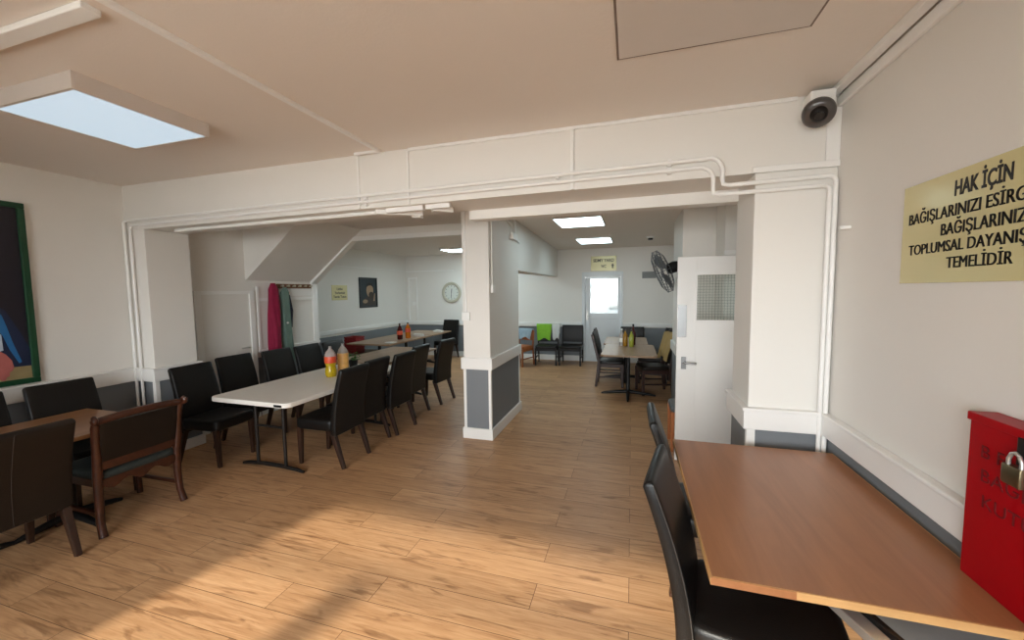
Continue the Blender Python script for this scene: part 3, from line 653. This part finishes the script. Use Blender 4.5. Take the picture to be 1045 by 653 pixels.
# ---------------------------------------------------------------- chairs
def backcurve(H, lean, zb):
    pts = []
    for k in range(13):
        s = k / 12; z = zb + (H - zb) * s
        y = -.195 - (lean - .195) * (s ** 1.45) + .012 * math.sin(PI * s)
        pts.append((y, z))
    return pts
def parsons(name, label, m, legm, W=.45, H=.955, lean=.30, group=None, seam=False, splay=.285, wt=None, deep=0):
    t = thing(name, label, 'chair', (0, 0, 0), 0, group); hw = W / 2; wt = wt or hw * .95
    X_, Y_, Z_ = (1, 0, 0), (0, 1, 0), (0, 0, 1)
    secs = []
    for z, k in ((.365, .93), (.372, .98), (.385, 1), (.44, 1), (.462, .985), (.472, .95), (.476, .86)):
        secs.append(((0, .03 + deep / 2, z), X_, Y_, hw * k, .225 * k + deep / 2))
    MB().slab(secs, 40, 9).build('seat', m, t, smooth=50)
    bc = backcurve(H, lean, .33); secs = []
    for i, (y, z) in enumerate(bc):
        s = i / 12; d = V(0, bc[min(i + 1, 12)][0] - bc[max(i - 1, 0)][0], bc[min(i + 1, 12)][1] - bc[max(i - 1, 0)][1]).normalized()
        nrm = V(0, d.z, -d.y)
        secs.append([V(0, y, z), X_, nrm, hw + (wt - hw) * s, .038 - .013 * s])
    e0 = secs[0]; e1 = secs[-1]
    secs = [[e0[0] - V(0, 0, .008), X_, e0[2], e0[3] * .96, e0[4] * .7]] + secs + [[e1[0] + V(0, -.002, .012), X_, e1[2], e1[3] * .985, e1[4] * .75], [e1[0] + V(0, -.003, .017), X_, e1[2], e1[3] * .95, e1[4] * .35]]
    bk = MB().slab(secs, 40, 9).build('backrest', m, t, smooth=50)
    if seam:
        for s_ in (-1, 1):
            pth = []
            for i, (y, z) in enumerate(bc):
                s = i / 12; c, x_, nrm, a, b_ = secs[i + 1]
                pth.append(c + V(1, 0, 0) * s_ * (a * .992) + nrm * b_ * .72)
            MB().tube(pth, .0022, 6).build('stitching', M['stitch'], bk, smooth=60)
    for sx in (-1, 1):
        MB().bar((sx * (hw - .03), .215 + deep, .38), (sx * (hw - .035), .225 + deep, 0), .048, .048, .032, .032).build('leg', legm, t, bevel=.004)
        MB().bar((sx * (hw - .03), -.17, .36), (sx * (hw - .03), -splay, 0), .046, .05, .032, .034).build('leg', legm, t, bevel=.004)
    return t
F_RIGHT, F_LEFT, F_CAM, F_AWAY = R(-90), R(90), R(180), 0
G1 = 'black padded chairs along the wall side of the long table'; G2 = 'black padded chairs along the aisle side of the long table'
ch = parsons('dining_chair', 'black padded chair at the near wall-side end of the white folding table, turned slightly', M['black'], M['legwood'], group=G1)
ch.location = (-4.10, 2.95, 0); ch.rotation_euler = (0, 0, R(-86))
for (x, y, rz, lb) in ((-4.26, 3.52, -90, 'black padded chair on the wall side, in front of the cupboard door'),
                       (-4.17, 4.03, -90, 'black padded chair on the wall side, under the hanging coats'),
                       (-4.13, 4.495, -91, 'black padded chair on the wall side, below the peg rail, behind the drink bottles'),
                       (-4.08, 4.965, -88, 'black padded chair on the wall side, farthest back, beside the red crate')):
    dup(ch, (x, y, 0), R(rz), lb, G1)
for (x, y, rz, lb) in ((-2.935, 3.265, 91, 'black padded chair on the aisle side, nearest the camera, all legs in view'),
                       (-2.99, 3.72, 90, 'black padded chair on the aisle side, second from the camera'),
                       (-2.93, 4.20, 88, 'black padded chair on the aisle side, third from the camera, at the table joint'),
                       (-3.06, 4.80, 90, 'black padded chair on the aisle side, fourth from the camera'),
                       (-3.00, 5.50, 86, 'black padded chair on the aisle side, farthest from the camera, beside the column')):
    dup(ch, (x, y, 0), R(rz), lb, G2)
G3 = 'black padded chairs at the front left table'
dup(ch, (-4.36, 2.06, 0), F_RIGHT, 'black padded chair against the left wall, below the painting corner', G3)
dup(ch, (-4.38, 1.53, 0), F_RIGHT, 'black padded chair against the left wall, cut by the left edge of the photo', G3)
dup(ch, (-4.50, 9.05, 0), R(176), 'black padded chair below the wall clock at the end of the far tables', 'chairs at the far tables')
fl = parsons('dining_chair', 'dark brown padded chair seen from behind at the left edge, with a centre seam', M['brownleather'], M['legwood'], W=.54, H=.9, lean=.31, group=G3, wt=.27)
fl.location = (-3.745, 1.30, 0); fl.rotation_euler = (0, 0, F_LEFT)
bk = [c for c in fl.children if c.name.startswith('backrest')][0]
M['seam'] = mat('dark_seam', lin(44, 34, 27), .8)
pth = [V(0, y - .037 + .011 * i / 12, z) for i, (y, z) in enumerate(backcurve(.9, .31, .33))]
MB().tube(pth, .0025, 6).build('stitching', M['seam'], bk, smooth=60)
G4 = 'black leather chairs at the right table'
rc = parsons('dining_chair', 'black leather chair with stitched edges at the right table, nearest the camera', M['black'], M['legwood'], W=.44, H=.962, lean=.335, group=G4, seam=True, splay=.225, deep=.07)
rc.location = (.432, 1.662, 0); rc.rotation_euler = (0, 0, R(-100))
dup(rc, (.455, 2.43, 0), R(-90), 'black leather chair at the right table, behind the nearest one, by the open door', G4)

def frame_chair(name, label, W, D, sh, H, legm, padm, loc, rz, group=None, lean=.05, gap=.12, rung=True, taper=.03, legw=.034, thin=.05):
    """wood framed chair: 4 legs, rear legs run up as back posts, padded seat and back"""
    t = thing(name, label, 'chair', loc, rz, group); hw = W / 2; hd = D / 2
    for sx in (-1, 1):
        MB().bar((sx * (hw - legw / 2), hd - legw / 2, sh - .04), (sx * (hw - legw / 2), hd - legw / 2, 0), legw, legw, taper, taper).build('leg', legm, t, bevel=.004)
        MB().bar((sx * (hw - legw / 2), -hd + .0, sh), (sx * (hw - legw / 2), -hd - .05, 0), legw, legw, taper, taper).bar((sx * (hw - legw / 2), -hd, sh - .02), (sx * (hw - legw / 2), -hd - lean, H - .03), legw, legw, taper, taper).build('back_post', legm, t, bevel=.004)
        if rung: MB().bar((sx * (hw - legw / 2), -hd - .025, sh * .4), (sx * (hw - legw / 2), hd - .02, sh * .4), .02, .025).build('stretcher', legm, t, bevel=.003)
    MB().box(-hw + legw, hw - legw, hd - .035, hd - .012, sh - .1, sh - .04).box(-hw + .006, -hw + .03, -hd, hd - .03, sh - .1, sh - .04).box(hw - .03, hw - .006, -hd, hd - .03, sh - .1, sh - .04).box(-hw + legw, hw - legw, -hd - .01, -hd + .012, sh - .1, sh - .04).build('seat_rail', legm, t, bevel=.003)
    MB().slab([((0, 0, z), (1, 0, 0), (0, 1, 0), hw * k, hd * k) for z, k in ((sh - .042, .97), (sh - .03, 1), (sh, 1), (sh + .012, .96), (sh + .016, .86))], 32, 8).build('seat', padm, t, smooth=50)
    b0 = sh + gap; secs = []
    for k in range(7):
        s = k / 6; z = b0 + (H - b0) * s; f_ = (z - sh) / (H - sh)
        secs.append((V(0, -hd - lean * f_ + .01, z), V(1, 0, 0), V(0, 1, lean / (H - sh)).normalized(), (hw - .004) * (.98 if k in (0, 6) else 1), thin / 2 * (.6 if k in (0, 6) else 1)))
    MB().slab(secs, 32, 7).build('backrest', padm, t, smooth=50)
    return t
G5 = 'black padded chairs against the back wall'
vc = frame_chair('visitor_chair', 'black padded chair against the back wall, next to the yard door', .5, .46, .43, .885, M['blackmetal'], M['black'], (-1.32, 9.0, 0), F_CAM, G5, lean=.04, gap=.06)
dup(vc, (-1.87, 8.93, 0), R(184), 'black padded chair against the back wall with cloths over its back', G5)
oc = frame_chair('wooden_chair', 'orange wooden chair half hidden by the column, pale cloth on it', .42, .42, .44, .80, M['orangewood'], M['orangewood'], (-2.42, 8.62, 0), R(160), None, lean=.05, gap=.12, thin=.03)
def drape(name, label, m, loc, rz, w, front, back, h, t=.05, ph=0.0, cat='cloth', lean=.08):
    """cloth hung over a backrest: one continuous thin folded sheet"""
    prof = []
    for k in range(9): prof.append((t / 2 + .008 + .02 * (1 - k / 8), h - front * (1 - k / 8)))
    for k in range(1, 6):
        a = PI * k / 6; prof.append(((t / 2 + .006) * math.cos(a), h + .014 * math.sin(a)))
    for k in range(9): prof.append((-t / 2 - .008 - .01 * k / 8, h - back * k / 8))
    nu = 15; vs = []; fs = []
    for layer in (0, 1):
        for i, (y, z) in enumerate(prof):
            for j in range(nu):
                u = j / (nu - 1) - .5
                side = 1 if i < 9 else (-1 if i > 13 else 0)
                off = (.012 * math.sin(u * 17 + ph) * side + .012 * side) * (abs(h - z) / max(front, .01))
                sag = .03 * math.cos(u * 7 + ph) if i == 0 else 0
                vs.append((u * w * (1 - .12 * abs(h - z) / max(front, back) * (1 + math.sin(ph))), y + off + side * layer * .004 + max(0, h - z) * lean, z + sag + (layer * .004 if side == 0 else 0)))
    n = len(prof) * nu
    for i in range(len(prof) - 1):
        for j in range(nu - 1):
            a = i * nu + j; fs.append((a, a + 1, a + nu + 1, a + nu)); fs.append((n + a, n + a + nu, n + a + nu + 1, n + a + 1))
    for i in range(len(prof) - 1):
        for j in (0, nu - 1):
            a = i * nu + j; fs.append((a, a + nu, n + a + nu, n + a))
    for j in range(nu - 1):
        for i in (0, len(prof) - 1):
            a = i * nu + j; fs.append((a, a + 1, n + a + 1, n + a))
    o = MB().add(vs, fs).build(name, m, smooth=60); o.location = loc; o.rotation_euler = (0, 0, rz)
    return tag(o, label, cat)
drape('draped_cloth', 'bright lime green cloth over the back of a black chair', M['lime'], (-1.985, 9.19, 0), R(184), .36, .34, .2, .892, .075, .3)
drape('draped_cloth', 'white cloth over the back of a black chair beside the lime cloth', M['whitecloth'], (-1.70, 9.20, 0), R(184), .19, .33, .22, .893, .078, 1.4)
drape('draped_cloth', 'pale blue cloth over the orange wooden chair', M['paleblue'], (-2.345, 8.842, 0), R(160), .40, .2, .12, .81, .06, .8)

# armchair with carved wooden frame, seen from behind
ac = thing('wooden_armchair', 'reddish wooden framed chair with dark back panel and scrolled top rail, front left', 'chair', (-3.78, 1.975, 0), F_LEFT)
hw = .265
for sx in (-1, 1):
    x = sx * hw
    pth = [(x * .99, -.235, .0), (x * .97, -.205, .10), (x * .95, -.20, .25), (x * .95, -.205, .42), (x * .97, -.225, .56), (x * .98, -.235, .70), (x, -.25, .79), (x, -.262, .83)]
    MB().tube(pth, [.026, .024, .026, .028, .026, .024, .024, .02], 10).build('back_post', M['redwood'], ac, smooth=60)
    MB().tube([(x * .93, .26, .44), (x * .95, .285, .33), (x * .92, .27, .15), (x * .96, .285, 0)], [.028, .026, .02, .022], 10).build('leg', M['redwood'], ac, smooth=60)
    MB().bar((x * .95, -.2, .16), (x * .93, .27, .16), .022, .028).build('stretcher', M['redwood'], ac, bevel=.004)
    MB().tube([(x + sx * .012, -.275, .822), (x + sx * .02, -.295, .835), (x + sx * .02, -.30, .855), (x + sx * .016, -.282, .868), (x + sx * .01, -.268, .858)], [.014, .018, .018, .016, .008], 8).build('scroll', M['redwood'], ac, smooth=60)
pr_ = []
for k in range(13):
    u = k / 12 * 2 - 1
    pr_.append((u * (hw + .02), -.262 - .012 * (1 - u * u), .832 + .018 * (1 - u * u)))
MB().tube(pr_, [.02] + [.027] * 11 + [.02], 12).build('top_rail', M['redwood'], ac, smooth=60)
MB().slab([((0, -.212, .475), (1, 0, 0), (0, 1, 0), hw - .02, .018), ((0, -.212, .52), (1, 0, 0), (0, 1, 0), hw - .02, .02), ((0, -.216, .54), (1, 0, 0), (0, 1, 0), hw - .02, .016)], 24, 6).build('lower_rail', M['redwood'], ac, smooth=50)
MB().slab([((0, y, z), (1, 0, 0), (0, 1, .12), hw - .018, th) for y, z, th in ((-.217, .535, .016), (-.222, .6, .024), (-.236, .72, .026), (-.254, .815, .018))], 28, 8).build('back_panel', M['brownleather'], ac, smooth=50)
MB().slab([((0, .025, z), (1, 0, 0), (0, 1, 0), (hw - .005) * k, .25 * k) for z, k in ((.40, .96), (.41, 1), (.44, 1), (.455, .94), (.462, .8))], 32, 8).build('seat', M['teal'], ac, smooth=50)
ap = MB()
n_ = 17; top = [(-hw + .03 + (2 * hw - .06) * k / (n_ - 1), .405) for k in range(n_)]
bot = [(p_[0], .345 + .022 * math.cos(6 * PI * (p_[0] + hw) / (2 * hw))) for p_ in top]
ap.prism(top + bot[::-1], -.222, -.196, 1).prism(top + bot[::-1], .262, .285, 1).box(-hw + .01, -hw + .032, -.2, .262, .35, .405).box(hw - .032, hw - .01, -.2, .262, .35, .405)
ap.build('apron', M['redwood'], ac, bevel=.003)

# chairs of the rear room
G6 = 'wooden chairs along the left of the rear tables'
lc = frame_chair('wooden_chair', 'dark wooden chair on the left of the rear table, nearer the camera', .42, .42, .45, .95, M['darkred'], M['black'], (-.33, 7.18, 0), F_RIGHT, G6, lean=.12, gap=.1, legw=.045, taper=.04)
dup(lc, (-.36, 7.82, 0), F_RIGHT, 'dark wooden chair on the left of the rear table, nearer the yard door', G6)
G7 = 'wooden chairs along the right of the rear tables'
yc = frame_chair('wooden_chair', 'dark wooden chair draped with a mustard cover, right of the rear table', .46, .44, .45, .97, M['darkred'], M['brownleather'], (.33, 6.80, 0), R(104), G7, lean=.10, gap=.06, legw=.045, taper=.04)
dup(yc, (.36, 7.6, 0), R(80), 'dark wooden chair right of the rear table, behind the mustard covered one', G7)
drape('chair_cover', 'mustard cover hanging over the backrest of a wooden chair by the rear table', M['tancloth'], (0.633, 6.875, 0), R(104), .47, .40, .42, .976, .075, .2, 'chair cover', .20)
dup(vc, (.02, 8.75, 0), F_CAM, 'black padded chair facing the camera at the far end of the rear tables', 'chairs of the rear room')
dup(vc, (.60, 8.55, 0), R(120), 'black padded chair in the rear right corner under the fan', 'chairs of the rear room')
st = frame_chair('small_chair', 'orange wooden chair with grey seat tucked behind the edge of the open door', .40, .40, .46, .74, M['orangewood'], M['fangrey'], (.60, 4.52, 0), F_LEFT, None, lean=.05, gap=.12)

# ---------------------------------------------------------------- tables
def pedestal(t, x, y, h, foot=.33, m=None, rz=0):
    m = m or M['blackmetal']
    MB().lathe([(.038, .03), (.03, .06), (.03, h - .04), (.05, h - .02), (.05, h - .005)], (x, y, 0), 16).build('column', m, t, smooth=40)
    b_ = MB()
    for k in range(4):
        a = rz + k * PI / 2; c_, s_ = math.cos(a), math.sin(a)
        b_.tube([(x + c_ * .02, y + s_ * .02, .06), (x + c_ * foot * .4, y + s_ * foot * .4, .048), (x + c_ * foot * .85, y + s_ * foot * .85, .026), (x + c_ * foot, y + s_ * foot, .014)], [.03, .028, .02, .014], 8)
    b_.build('base', m, t, smooth=50)
    MB().box(x - .22, x + .22, y - .02, y + .02, h - .018, h - .0).box(x - .02, x + .02, y - .22, y + .22, h - .018, h).build('top_plate', m, t)
def table(name, label, loc, w, d, m, edge=None, h=.74, th=.028, peds=((0, 0),), foot=.33, group=None, rz=0, cat='table', chamfer=0):
    t = thing(name, label, cat, loc, rz, group); a, b_ = w / 2, d / 2
    if edge:
        MB().box(-a + .006, a - .006, -b_ + .006, b_ - .006, h - th, h).build('tabletop', m, t)
        e = MB().box(-a, a, -b_, -b_ + .006, h - th, h - .0006).box(-a, a, b_ - .006, b_, h - th, h - .0006).box(-a, -a + .006, -b_ + .006, b_ - .006, h - th, h - .0006).box(a - .006, a, -b_ + .006, b_ - .006, h - th, h - .0006)
        e.build('edge_band', edge, t, bevel=.001)
    elif chamfer:
        MB().prism([(-a + chamfer, -b_), (a - chamfer, -b_), (a, -b_ + chamfer), (a, b_ - chamfer), (a - chamfer, b_), (-a + chamfer, b_), (-a, b_ - chamfer), (-a, -b_ + chamfer)], h - th, h, 2).build('tabletop', m, t, bevel=.004)
    else:
        MB().box(-a, a, -b_, b_, h - th, h).build('tabletop', m, t, bevel=.004)
    for (x, y) in peds: pedestal(t, x, y, h - th, foot)
    return t
# right hand table against the wall
rt = table('dining_table', 'brown wood table with pale chipped edge against the right wall', (.683, 2.005, 0), .85, 1.26, M['topwood'], M['edgewood'], h=.75, peds=())
for (x0, y0, x1, y1, lx, ly) in ((-.085, -.40, .02, -.70, .012, -.655), (-.085, .40, .27, .56, .27, .53)):
    MB().bar((x0, y0, .675), (x1, y1, .675), .05, .03).build('bearer', M['chrome'], rt, bevel=.004)
    MB().bar((x0 + .045, y0, .690), (x1 + .045, y1, .690), .02, .02).build('rail', M['darkmetal'], rt, bevel=.003)
    MB().bar((lx, ly, 0), (lx, ly, .665), .045, .03).build('leg', M['chrome'], rt, bevel=.004)
MB().bar((-.07, -.42, .66), (-.07, .42, .66), .03, .03).build('cross_bar', M['chrome'], rt, bevel=.004)
MB().box(-.424, -.18, -.631, -.6299, .7225, .7492).build('bare_edge', M['topwood'], rt)
table('dining_table', 'brown wood table in the front left corner, chairs around it', (-4.045, 1.49, 0), .85, 1.28, M['leftwood'], None, peds=((0, -.3), (0, .3)), foot=.3)
ft = thing('folding_table', 'long white folding table with rounded corners and grey metal legs', 'table', (-3.325, 3.58, 0), R(-1.0))
a, b_, rc_ = .475, .915, .07
pts = []
for cx_, cy_, a0 in ((a - rc_, b_ - rc_, 0), (-a + rc_, b_ - rc_, 90), (-a + rc_, -b_ + rc_, 180), (a - rc_, -b_ + rc_, 270)):
    for k in range(7): pts.append((cx_ + rc_ * math.cos(R(a0 + 15 * k)), cy_ + rc_ * math.sin(R(a0 + 15 * k))))
MB().prism(pts, .695, .74, 2).build('tabletop', M['plastic'], ft, bevel=.010, seg=3)
MB().box(.33, .42, -.9165, -.915, .705, .725).build('maker_plate', M['blackmetal'], ft)
for sy in (-1, 1):
    y = sy * .68
    for x in (-.18, .17): MB().tube([(x, y, .69), (x, y, .03)], .016, 12).build('leg', M['darkmetal'], ft, smooth=50)
    MB().tube([(-.38, y, .014), (-.30, y, .028), (-.1, y, .04), (.1, y, .04), (.30, y, .028), (.38, y, .014)], [.014, .018, .02, .02, .018, .014], 10).build('foot_bar', M['darkmetal'], ft, smooth=60)
    MB().tube([(-.18, y, .42), (.17, y, .42)], .012, 10).build('cross_bar', M['darkmetal'], ft, smooth=50)
MB().box(-.03, .03, -.66, .66, .672, .69).build('under_rail', M['darkmetal'], ft)
G8 = 'tan tables of the rear left area'
table('dining_table', 'brown wood table pushed against the far end of the white folding table', (-3.62, 5.29, 0), .86, 1.54, M['tanwood'], None, peds=((0, -.4), (0, .42)), foot=.32)
table('dining_table', 'tan wood table by the red crate in the rear left area', (-4.72, 7.05, 0), .95, 1.62, M['tanwood'], None, peds=((.0, -.45), (0, .5)), foot=.3, group=G8)
table('dining_table', 'tan wood table holding paper napkins below the wall clock', (-4.72, 8.36, 0), .95, .95, M['tanwood'], None, peds=((0, 0),), foot=.3, group=G8)
G9 = 'tables of the rear room'
table('dining_table', 'tan wood table with cut corners in the rear room, nearer the camera', (-.035, 6.56, 0), .80, 1.26, M['tanwood'], None, peds=((-.01, -.02),), foot=.42, group=G9, chamfer=.04)
table('dining_table', 'tan wood table in the rear room, nearer the yard door', (-.1, 7.74, 0), .76, 1.08, M['tanwood'], None, peds=((0, 0),), foot=.42, group=G9, chamfer=.04)

# ---------------------------------------------------------------- things on the tables
def bottle(name, label, loc, prof, liqm, capm, label_band=None, labm=None, cap=None, upper=None, group=None):
    t = thing(name, label, 'bottle', loc, random.random() * 6, group)
    MB().lathe(prof, n=24).build('body', liqm, t, smooth=60)
    if upper: MB().lathe(upper, n=24).build('shoulder', M['clear'], t, smooth=60)
    if label_band: MB().lathe(label_band, n=24).build('label_band', labm, t, smooth=60)
    if cap: MB().lathe(cap, n=16).build('cap', capm, t, smooth=40)
    return t
GB = 'drink bottles on the white folding table'
bottle('drink_bottle', 'waisted bottle of yellow drink on the white table, the nearer one', (-3.30, 3.69, .74),
       [(.001, 0), (.05, .004), (.062, .03), (.064, .07), (.056, .105), (.05, .125), (.056, .15), (.063, .175), (.064, .19)], M['yellowdrink'], M['clear'],
       [(.0645, .165), (.0655, .17), (.0655, .235), (.0645, .24)], M['label_red'], [(.0165, .335), (.0165, .352), (.001, .353)], [(.064, .19), (.064, .25), (.05, .285), (.03, .31), (.016, .325), (.015, .34)], GB)
bottle('drink_bottle', 'bottle with cream and orange label on the white table, behind the yellow one', (-3.33, 3.93, .74),
       [(.001, 0), (.05, .004), (.062, .02), (.062, .22)], M['orangedrink'], M['clear'],
       [(.0625, .012), (.0635, .016), (.0635, .235), (.0625, .24)], M['label_orange'], [(.017, .335), (.017, .352), (.001, .353)], [(.062, .22), (.06, .25), (.046, .285), (.028, .31), (.016, .325), (.015, .34)], GB)
pl = thing('potted_herb', 'small green plant in a dark pot on the white table behind the bottles', 'plant', (-3.42, 4.22, .74))
MB().lathe([(.001, 0), (.045, 0), (.058, .09), (.06, .1), (.05, .1), (.048, .085), (.001, .085)], n=20).build('pot', M['blackmetal'], pl, smooth=40)
lv = MB()
for k in range(60):
    a = random.random() * 6.28; r_ = random.uniform(.01, .1); z = .1 + random.uniform(.0, .09)
    c = V(r_ * math.cos(a), r_ * math.sin(a), z); d = V(math.cos(a), math.sin(a), random.uniform(-.3, .7)).normalized() * .03; s_ = V(-math.sin(a), math.cos(a), 0) * .014
    n1 = V(0, 0, .004)
    lv.add([c - d, c + s_, c + d, c - s_, c + n1], [(0, 1, 4), (1, 2, 4), (2, 3, 4), (3, 0, 4), (3, 2, 1, 0)])
lv.build('leaves', M['leaf'], pl)
GF = 'drink bottles on the far tables'
pf_ = [(.001, 0), (.05, .004), (.055, .02), (.055, .2), (.04, .25), (.016, .29), (.015, .31)]
bottle('drink_bottle', 'dark cola bottle on the tan table below the wall clock', (-4.50, 6.98, .74), pf_, M['cola'], M['cap_black'], [(.0555, .1), (.0565, .105), (.0565, .175), (.0555, .18)], M['label_red'], [(.018, .305), (.018, .33), (.001, .331)], None, GF)
bottle('drink_bottle', 'orange drink bottle beside the dark cola bottle', (-4.46, 7.22, .74), pf_, M['orangedrink'], M['cap_black'], [(.0555, .13), (.0565, .135), (.0565, .205), (.0555, .21)], M['label_red'], [(.018, .305), (.018, .33), (.001, .331)], None, GF)
def sheets(name, label, loc, m, cat='napkins'):
    t = MB()
    for k in range(6):
        a = random.uniform(-.4, .4); c_, s_ = math.cos(a), math.sin(a); z = .001 + k * .007
        w_, h_ = .1, .075
        q = [(c_ * x - s_ * y, s_ * x + c_ * y) for x, y in ((-w_, -h_), (w_, -h_), (w_, h_), (-w_, h_))]
        t.hexa([(*p_, z + .012 * (i % 2) * (k > 3)) for i, p_ in enumerate(q)] + [(*p_, z + .006 + .012 * (i % 2) * (k > 3)) for i, p_ in enumerate(q)])
    o = t.build(name, m); o.location = loc
    return tag(o, label, cat)
sheets('napkin_pile', 'crumpled white napkin pile beside the orange drink bottle', (-4.45, 7.62, .74), M['paper'])
sheets('napkin_pile', 'flat white napkins at the right end of the far tan table', (-4.40, 8.45, .74), M['paper'])
pt_ = thing('paper_plate', 'white plate at the near edge of the tan table, under the bottles', 'plate', (-4.36, 6.45, .74)); MB().lathe([(.001, .002), (.07, .002), (.11, .014), (.112, .018), (.07, .008), (.001, .008)], n=24).build('dish', M['paper'], pt_, smooth=50)
GO = 'condiment bottles on the rear table'
po_ = [(.001, 0), (.036, .003), (.04, .015), (.04, .17), (.03, .205), (.015, .24), (.014, .27)]
for x, y, m_, cm, z_, lb in ((-.10, 7.22 - .3, M['oil'], M['cap_black'], .27, 'amber oil bottle on the rear table, left of the green one'),
                             (.0, 7.0 - .15, M['greenoil'], M['cap_black'], .27, 'greenish oil bottle in front on the rear table'),
                             (-.16, 7.0, M['clear'], M['label_white'], .27, 'white sauce bottle leftmost on the rear table'),
                             (.03, 7.1, M['cola'], M['cap_black'], .27, 'dark tall bottle at the back of the rear table group')):
    k = 1.25 if 'tall' in lb else 1
    bottle('oil_bottle', lb, (x, y, .74), [(r_, z * k) for r_, z in po_], m_, cm, [(.0405, .06), (.041, .062), (.041, .13), (.0405, .132)], m_ if 'white' not in lb else M['label_white'], [(.017, .262 * k), (.017, .29 * k), (.001, .291 * k)], None, GO)

# donation box against the right wall
db = thing('donation_box', 'red steel donation box with padlock standing on the right table', 'box', (1.06, 1.44, .75))
MB().box(0, .07, -.2, .197, .001, .515).build('body', M['redbox'], db, bevel=.003)
MB().box(-.006, .071, -.206, .203, .515, .542).build('lid', M['redbox'], db, bevel=.003)
pk = MB().slab([((-.024, 0, z), (0, 1, 0), (1, 0, 0), .03, h_) for z, h_ in ((.385, .009), (.39, .012), (.435, .012), (.44, .009))], 24, 6).build('padlock', M['brass'], db, smooth=40)
MB().tube([(-.024, -.02, .435), (-.024, -.02, .455), (-.024, -.012, .472), (-.024, 0, .478), (-.024, .012, .472), (-.024, .02, .455), (-.024, .02, .435)], .005, 10).build('shackle', M['chrome'], pk, smooth=60)
MB().box(-.012, .0, -.016, .016, .44, .52).build('hasp', M['darkmetal'], db, bevel=.002)
for body, w_, y_, z_ in (('B F', .08, .105, .41), ('BAĞIŞ', .19, .045, .335), ('KUTUSU', .25, .005, .255)):
    text('lettering', body, w_, (-.0008, y_, z_), yx, up, M['redink'], db, -.006, .042)

# red crate on a patterned bench behind the long table
bn = thing('bench', 'low bench with patterned brown upholstery along the rear left wall', 'bench', (-5.44, 6.6, 0))
MB().slab([((0, 0, z), (1, 0, 0), (0, 1, 0), .38 * k, .72 * k) for z, k in ((.38, .97), (.395, 1), (.455, 1), (.47, .95))], 28, 8).build('seat', M['carpetpat'], bn, smooth=50)
for sx in (-1, 1):
    for sy in (-1, 1): MB().bar((sx * .34, sy * .64, .37), (sx * .34, sy * .64, 0), .05, .05, .04, .04).build('leg', M['legwood'], bn, bevel=.004)
kr = thing('plastic_crate', 'dark red plastic crate on the patterned bench beside the tan table', 'crate', (-5.41, 6.74, .471))
q = MB(); a, b_, hh = .135, .13, .34
q.box(-a, a, -b_, b_, 0, .012)
for (x0, x1, y0, y1) in ((-a, a, -b_, -b_ + .012), (-a, a, b_ - .012, b_), (-a, -a + .012, -b_ + .012, b_ - .012), (a - .012, a, -b_ + .012, b_ - .012)): q.box(x0, x1, y0, y1, .012, hh)
for z in (.05, .12, .19, .26, hh - .022):
    for (x0, x1, y0, y1) in ((-a - .008, a + .008, -b_ - .008, -b_), (-a - .008, a + .008, b_, b_ + .008), (-a - .008, -a, -b_, b_), (a, a + .008, -b_, b_)): q.box(x0, x1, y0, y1, z, z + .022)
q.build('shell', M['redplastic'], kr, bevel=.002)
for z in (.08, .2): MB().rings([[(-a - .009 - t_, -.10 + r_ * math.cos(2 * PI * k / 12), z + r_ * math.sin(2 * PI * k / 12)) for k in range(12)] for r_, t_ in ((.018, 0), (.018, .004), (.012, .007))]).build('rivet', M['paper'], kr)

# ---------------------------------------------------------------- camera
f_px, yaw, pitch, roll, camz = 403.41, R(16.8714), R(-4.2194), R(-.7078), 1.7
fwd = V(-math.sin(yaw) * math.cos(pitch), math.cos(yaw) * math.cos(pitch), math.sin(pitch))
rt_ = V(math.cos(yaw), math.sin(yaw), 0); upv = rt_.cross(fwd)
rr2 = rt_ * math.cos(roll) + upv * math.sin(roll); uu = upv * math.cos(roll) - rt_ * math.sin(roll)
cam = bpy.data.cameras.new('camera'); cam.sensor_fit = 'HORIZONTAL'; cam.sensor_width = 36; cam.lens = 36 * f_px / 1045; cam.clip_start = .02
co = bpy.data.objects.new('camera', cam); COL.objects.link(co)
mw = Matrix((( rr2.x, uu.x, -fwd.x, 0), (rr2.y, uu.y, -fwd.y, 0), (rr2.z, uu.z, -fwd.z, camz), (0, 0, 0, 1)))
co.matrix_world = mw
S.camera = co

# ---------------------------------------------------------------- daylight
wd = bpy.data.worlds.new('sky'); S.world = wd; wd.use_nodes = True
bg = wd.node_tree.nodes['Background']; bg.inputs[0].default_value = (.97, .98, 1.0, 1); bg.inputs[1].default_value = 9.5
sun = bpy.data.lights.new('sun', 'SUN'); sun.energy = 3.8; sun.angle = R(2.0); sun.color = (1.0, .90, .76)
so = bpy.data.objects.new('sun', sun); COL.objects.link(so)
d = V(.27, 1, -.50).normalized(); so.rotation_euler = d.to_track_quat('-Z', 'Y').to_euler()
def portal(x, y, z, sx, sz, rx):
    l = bpy.data.lights.new('window_portal', 'AREA'); l.shape = 'RECTANGLE'; l.size = sx; l.size_y = sz; l.cycles.is_portal = True
    o = bpy.data.objects.new('window_portal', l); COL.objects.link(o); o.location = (x, y, z); o.rotation_euler = (R(rx), 0, 0)
portal((WX0 + WX1) / 2, Y0 - .11, (WZ0 + WZ1) / 2, WX1 - WX0, WZ1 - WZ0, 90)
vs = S.view_settings; vs.view_transform = 'Standard'; vs.look = 'None'; vs.exposure = .95; vs.gamma = 1; vs.use_curve_mapping = False
